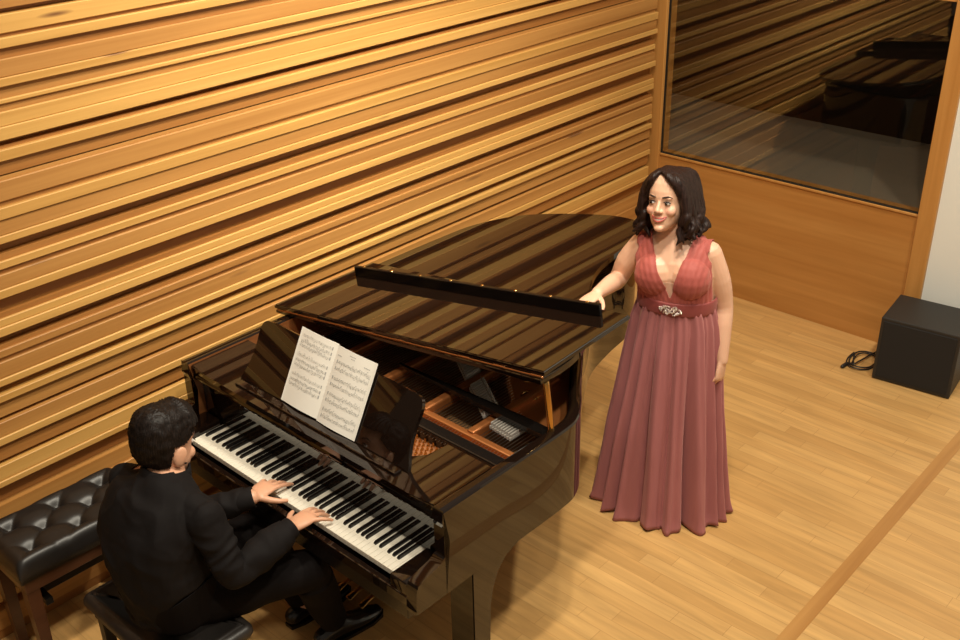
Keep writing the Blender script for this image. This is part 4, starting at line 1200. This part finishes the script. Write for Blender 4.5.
def keep_trous(c):
    nm, t, d = seg_near(c, bonesM)
    return (nm in ('pelvis', 'thigh')) or (nm == 'shin' and t < 0.97) or (nm == 'torso' and c.z < 0.66)
garment('trousers', man_me, keep_trous, lambda c: 0.010 + 0.012 * (1 if c.z < 0.45 else 0.4) + 0.010 * noise.noise(Vector((c.x * 12, c.y * 12, c.z * 5))), M['trousers'], pian, 0.003, 3)
# collar
bm = bmesh.new(); rr_ = []
for k, (dz, g) in enumerate(((0.0, 0.071), (0.020, 0.070), (0.040, 0.068), (0.042, 0.073), (0.020, 0.079), (0.002, 0.083))):
    rr_.append([Vector((0.512 + g * 1.05 * cos(a), -0.402 + dz * 0.35 + g * 1.08 * sin(a), 1.008 + dz - 0.022 * sin(a))) for a in [2 * pi * j / 48 for j in range(48)]])
loft(bm, rr_, caps=False); obj('collar', bm, M['shirt'], shirt, smooth=True)
# cuffs
for s in ('L', 'R'):
    e, w_ = J['el' + s], J['wr' + s]; dv = (w_ - e).normalized()
    bm = bmesh.new()
    xa = dv.orthogonal().normalized(); ya = dv.cross(xa)
    rr_ = [[w_ + dv * dd_ + xa * (g * cos(a)) + ya * (g * sin(a)) for a in [2 * pi * j / 32 for j in range(32)]] for dd_, g in ((-0.065, 0.039), (-0.055, 0.042), (0.004, 0.040), (0.008, 0.038), (0.004, 0.035), (-0.05, 0.035))]
    loft(bm, rr_, caps=False); obj('cuff', bm, M['shirt'], shirt, smooth=True)
for s in ('L', 'R'):
    an = J['an' + s]; fw_ = Vector((0.10 if s == 'R' else 0.03, 1, 0)).normalized()
    bm = bmesh.new()
    b0 = Vector((an.x, an.y, 0))
    tube(bm, [b0 + fw_ * -0.055 + Vector((0, 0, 0.045)), b0 + fw_ * 0.02 + Vector((0, 0, 0.055)), b0 + fw_ * 0.10 + Vector((0, 0, 0.042)), b0 + fw_ * 0.17 + Vector((0, 0, 0.033)), b0 + fw_ * 0.215 + Vector((0, 0, 0.028))],
         [(0.036, 0.040), (0.040, 0.048), (0.046, 0.036), (0.045, 0.025), (0.030, 0.018)], 18, up=(0, 0, 1), sub=3)
    so = [b0 + fw_ * a + Vector((sx * w2, 0, 0)) for sx, seq in ((1, ((-0.085, 0.022), (-0.03, 0.038), (0.08, 0.045), (0.16, 0.048), (0.22, 0.034), (0.242, 0.008))), (-1, ((0.242, 0.008), (0.22, 0.034), (0.16, 0.048), (0.08, 0.045), (-0.03, 0.038), (-0.085, 0.022)))) for a, w2 in seq]
    prism(bm, [(p.x, p.y) for p in so], 2, 0.0, 0.016)
    obj('shoe', bm, M['shoe'], pian, smooth=False, auto=20)
# hair: short, follows the skull
bm = bmesh.new()
head_solid(bm, Mhm, HMS * 1.04, True, ears=False)
hm0 = solid(bm, 0.0036, 4)
def keep_hair(c):
    q = Mhmi @ c
    if (q - Vector((0.010, 0.082, 0.112))).length < 0.009: return False
    if abs(q.x) > 0.062 and -0.022 < q.y < 0.044 and q.z < 0.026: return False
    if q.y < -0.058: return q.z > 0.070 + 0.3 * max(0, abs(q.x) - 0.045)
    if q.y < -0.010: return q.z > 0.055 - 0.6 * (q.y + 0.058)
    if q.y < 0.038: return q.z > 0.022 or (q.y < 0.0 and q.z > -0.02)
    return q.z > -0.052 + 0.25 * max(0, 0.07 - q.y)
def off_hair(c):
    q = Mhmi @ c
    a = atan2(q.y - 0.05, q.x)
    return 0.005 + 0.006 * max(0, q.z) / 0.1 + 0.004 * noise.noise(q * 45) + 0.0025 * sin(a * 60 + 10 * noise.noise(q * 12)) + (0.008 if q.y < -0.03 and q.z > 0.07 else 0)
garment('hair', hm0, keep_hair, off_hair, M['hair_m'], pian, 0.008, 0)
bpy.context.view_layer.update()
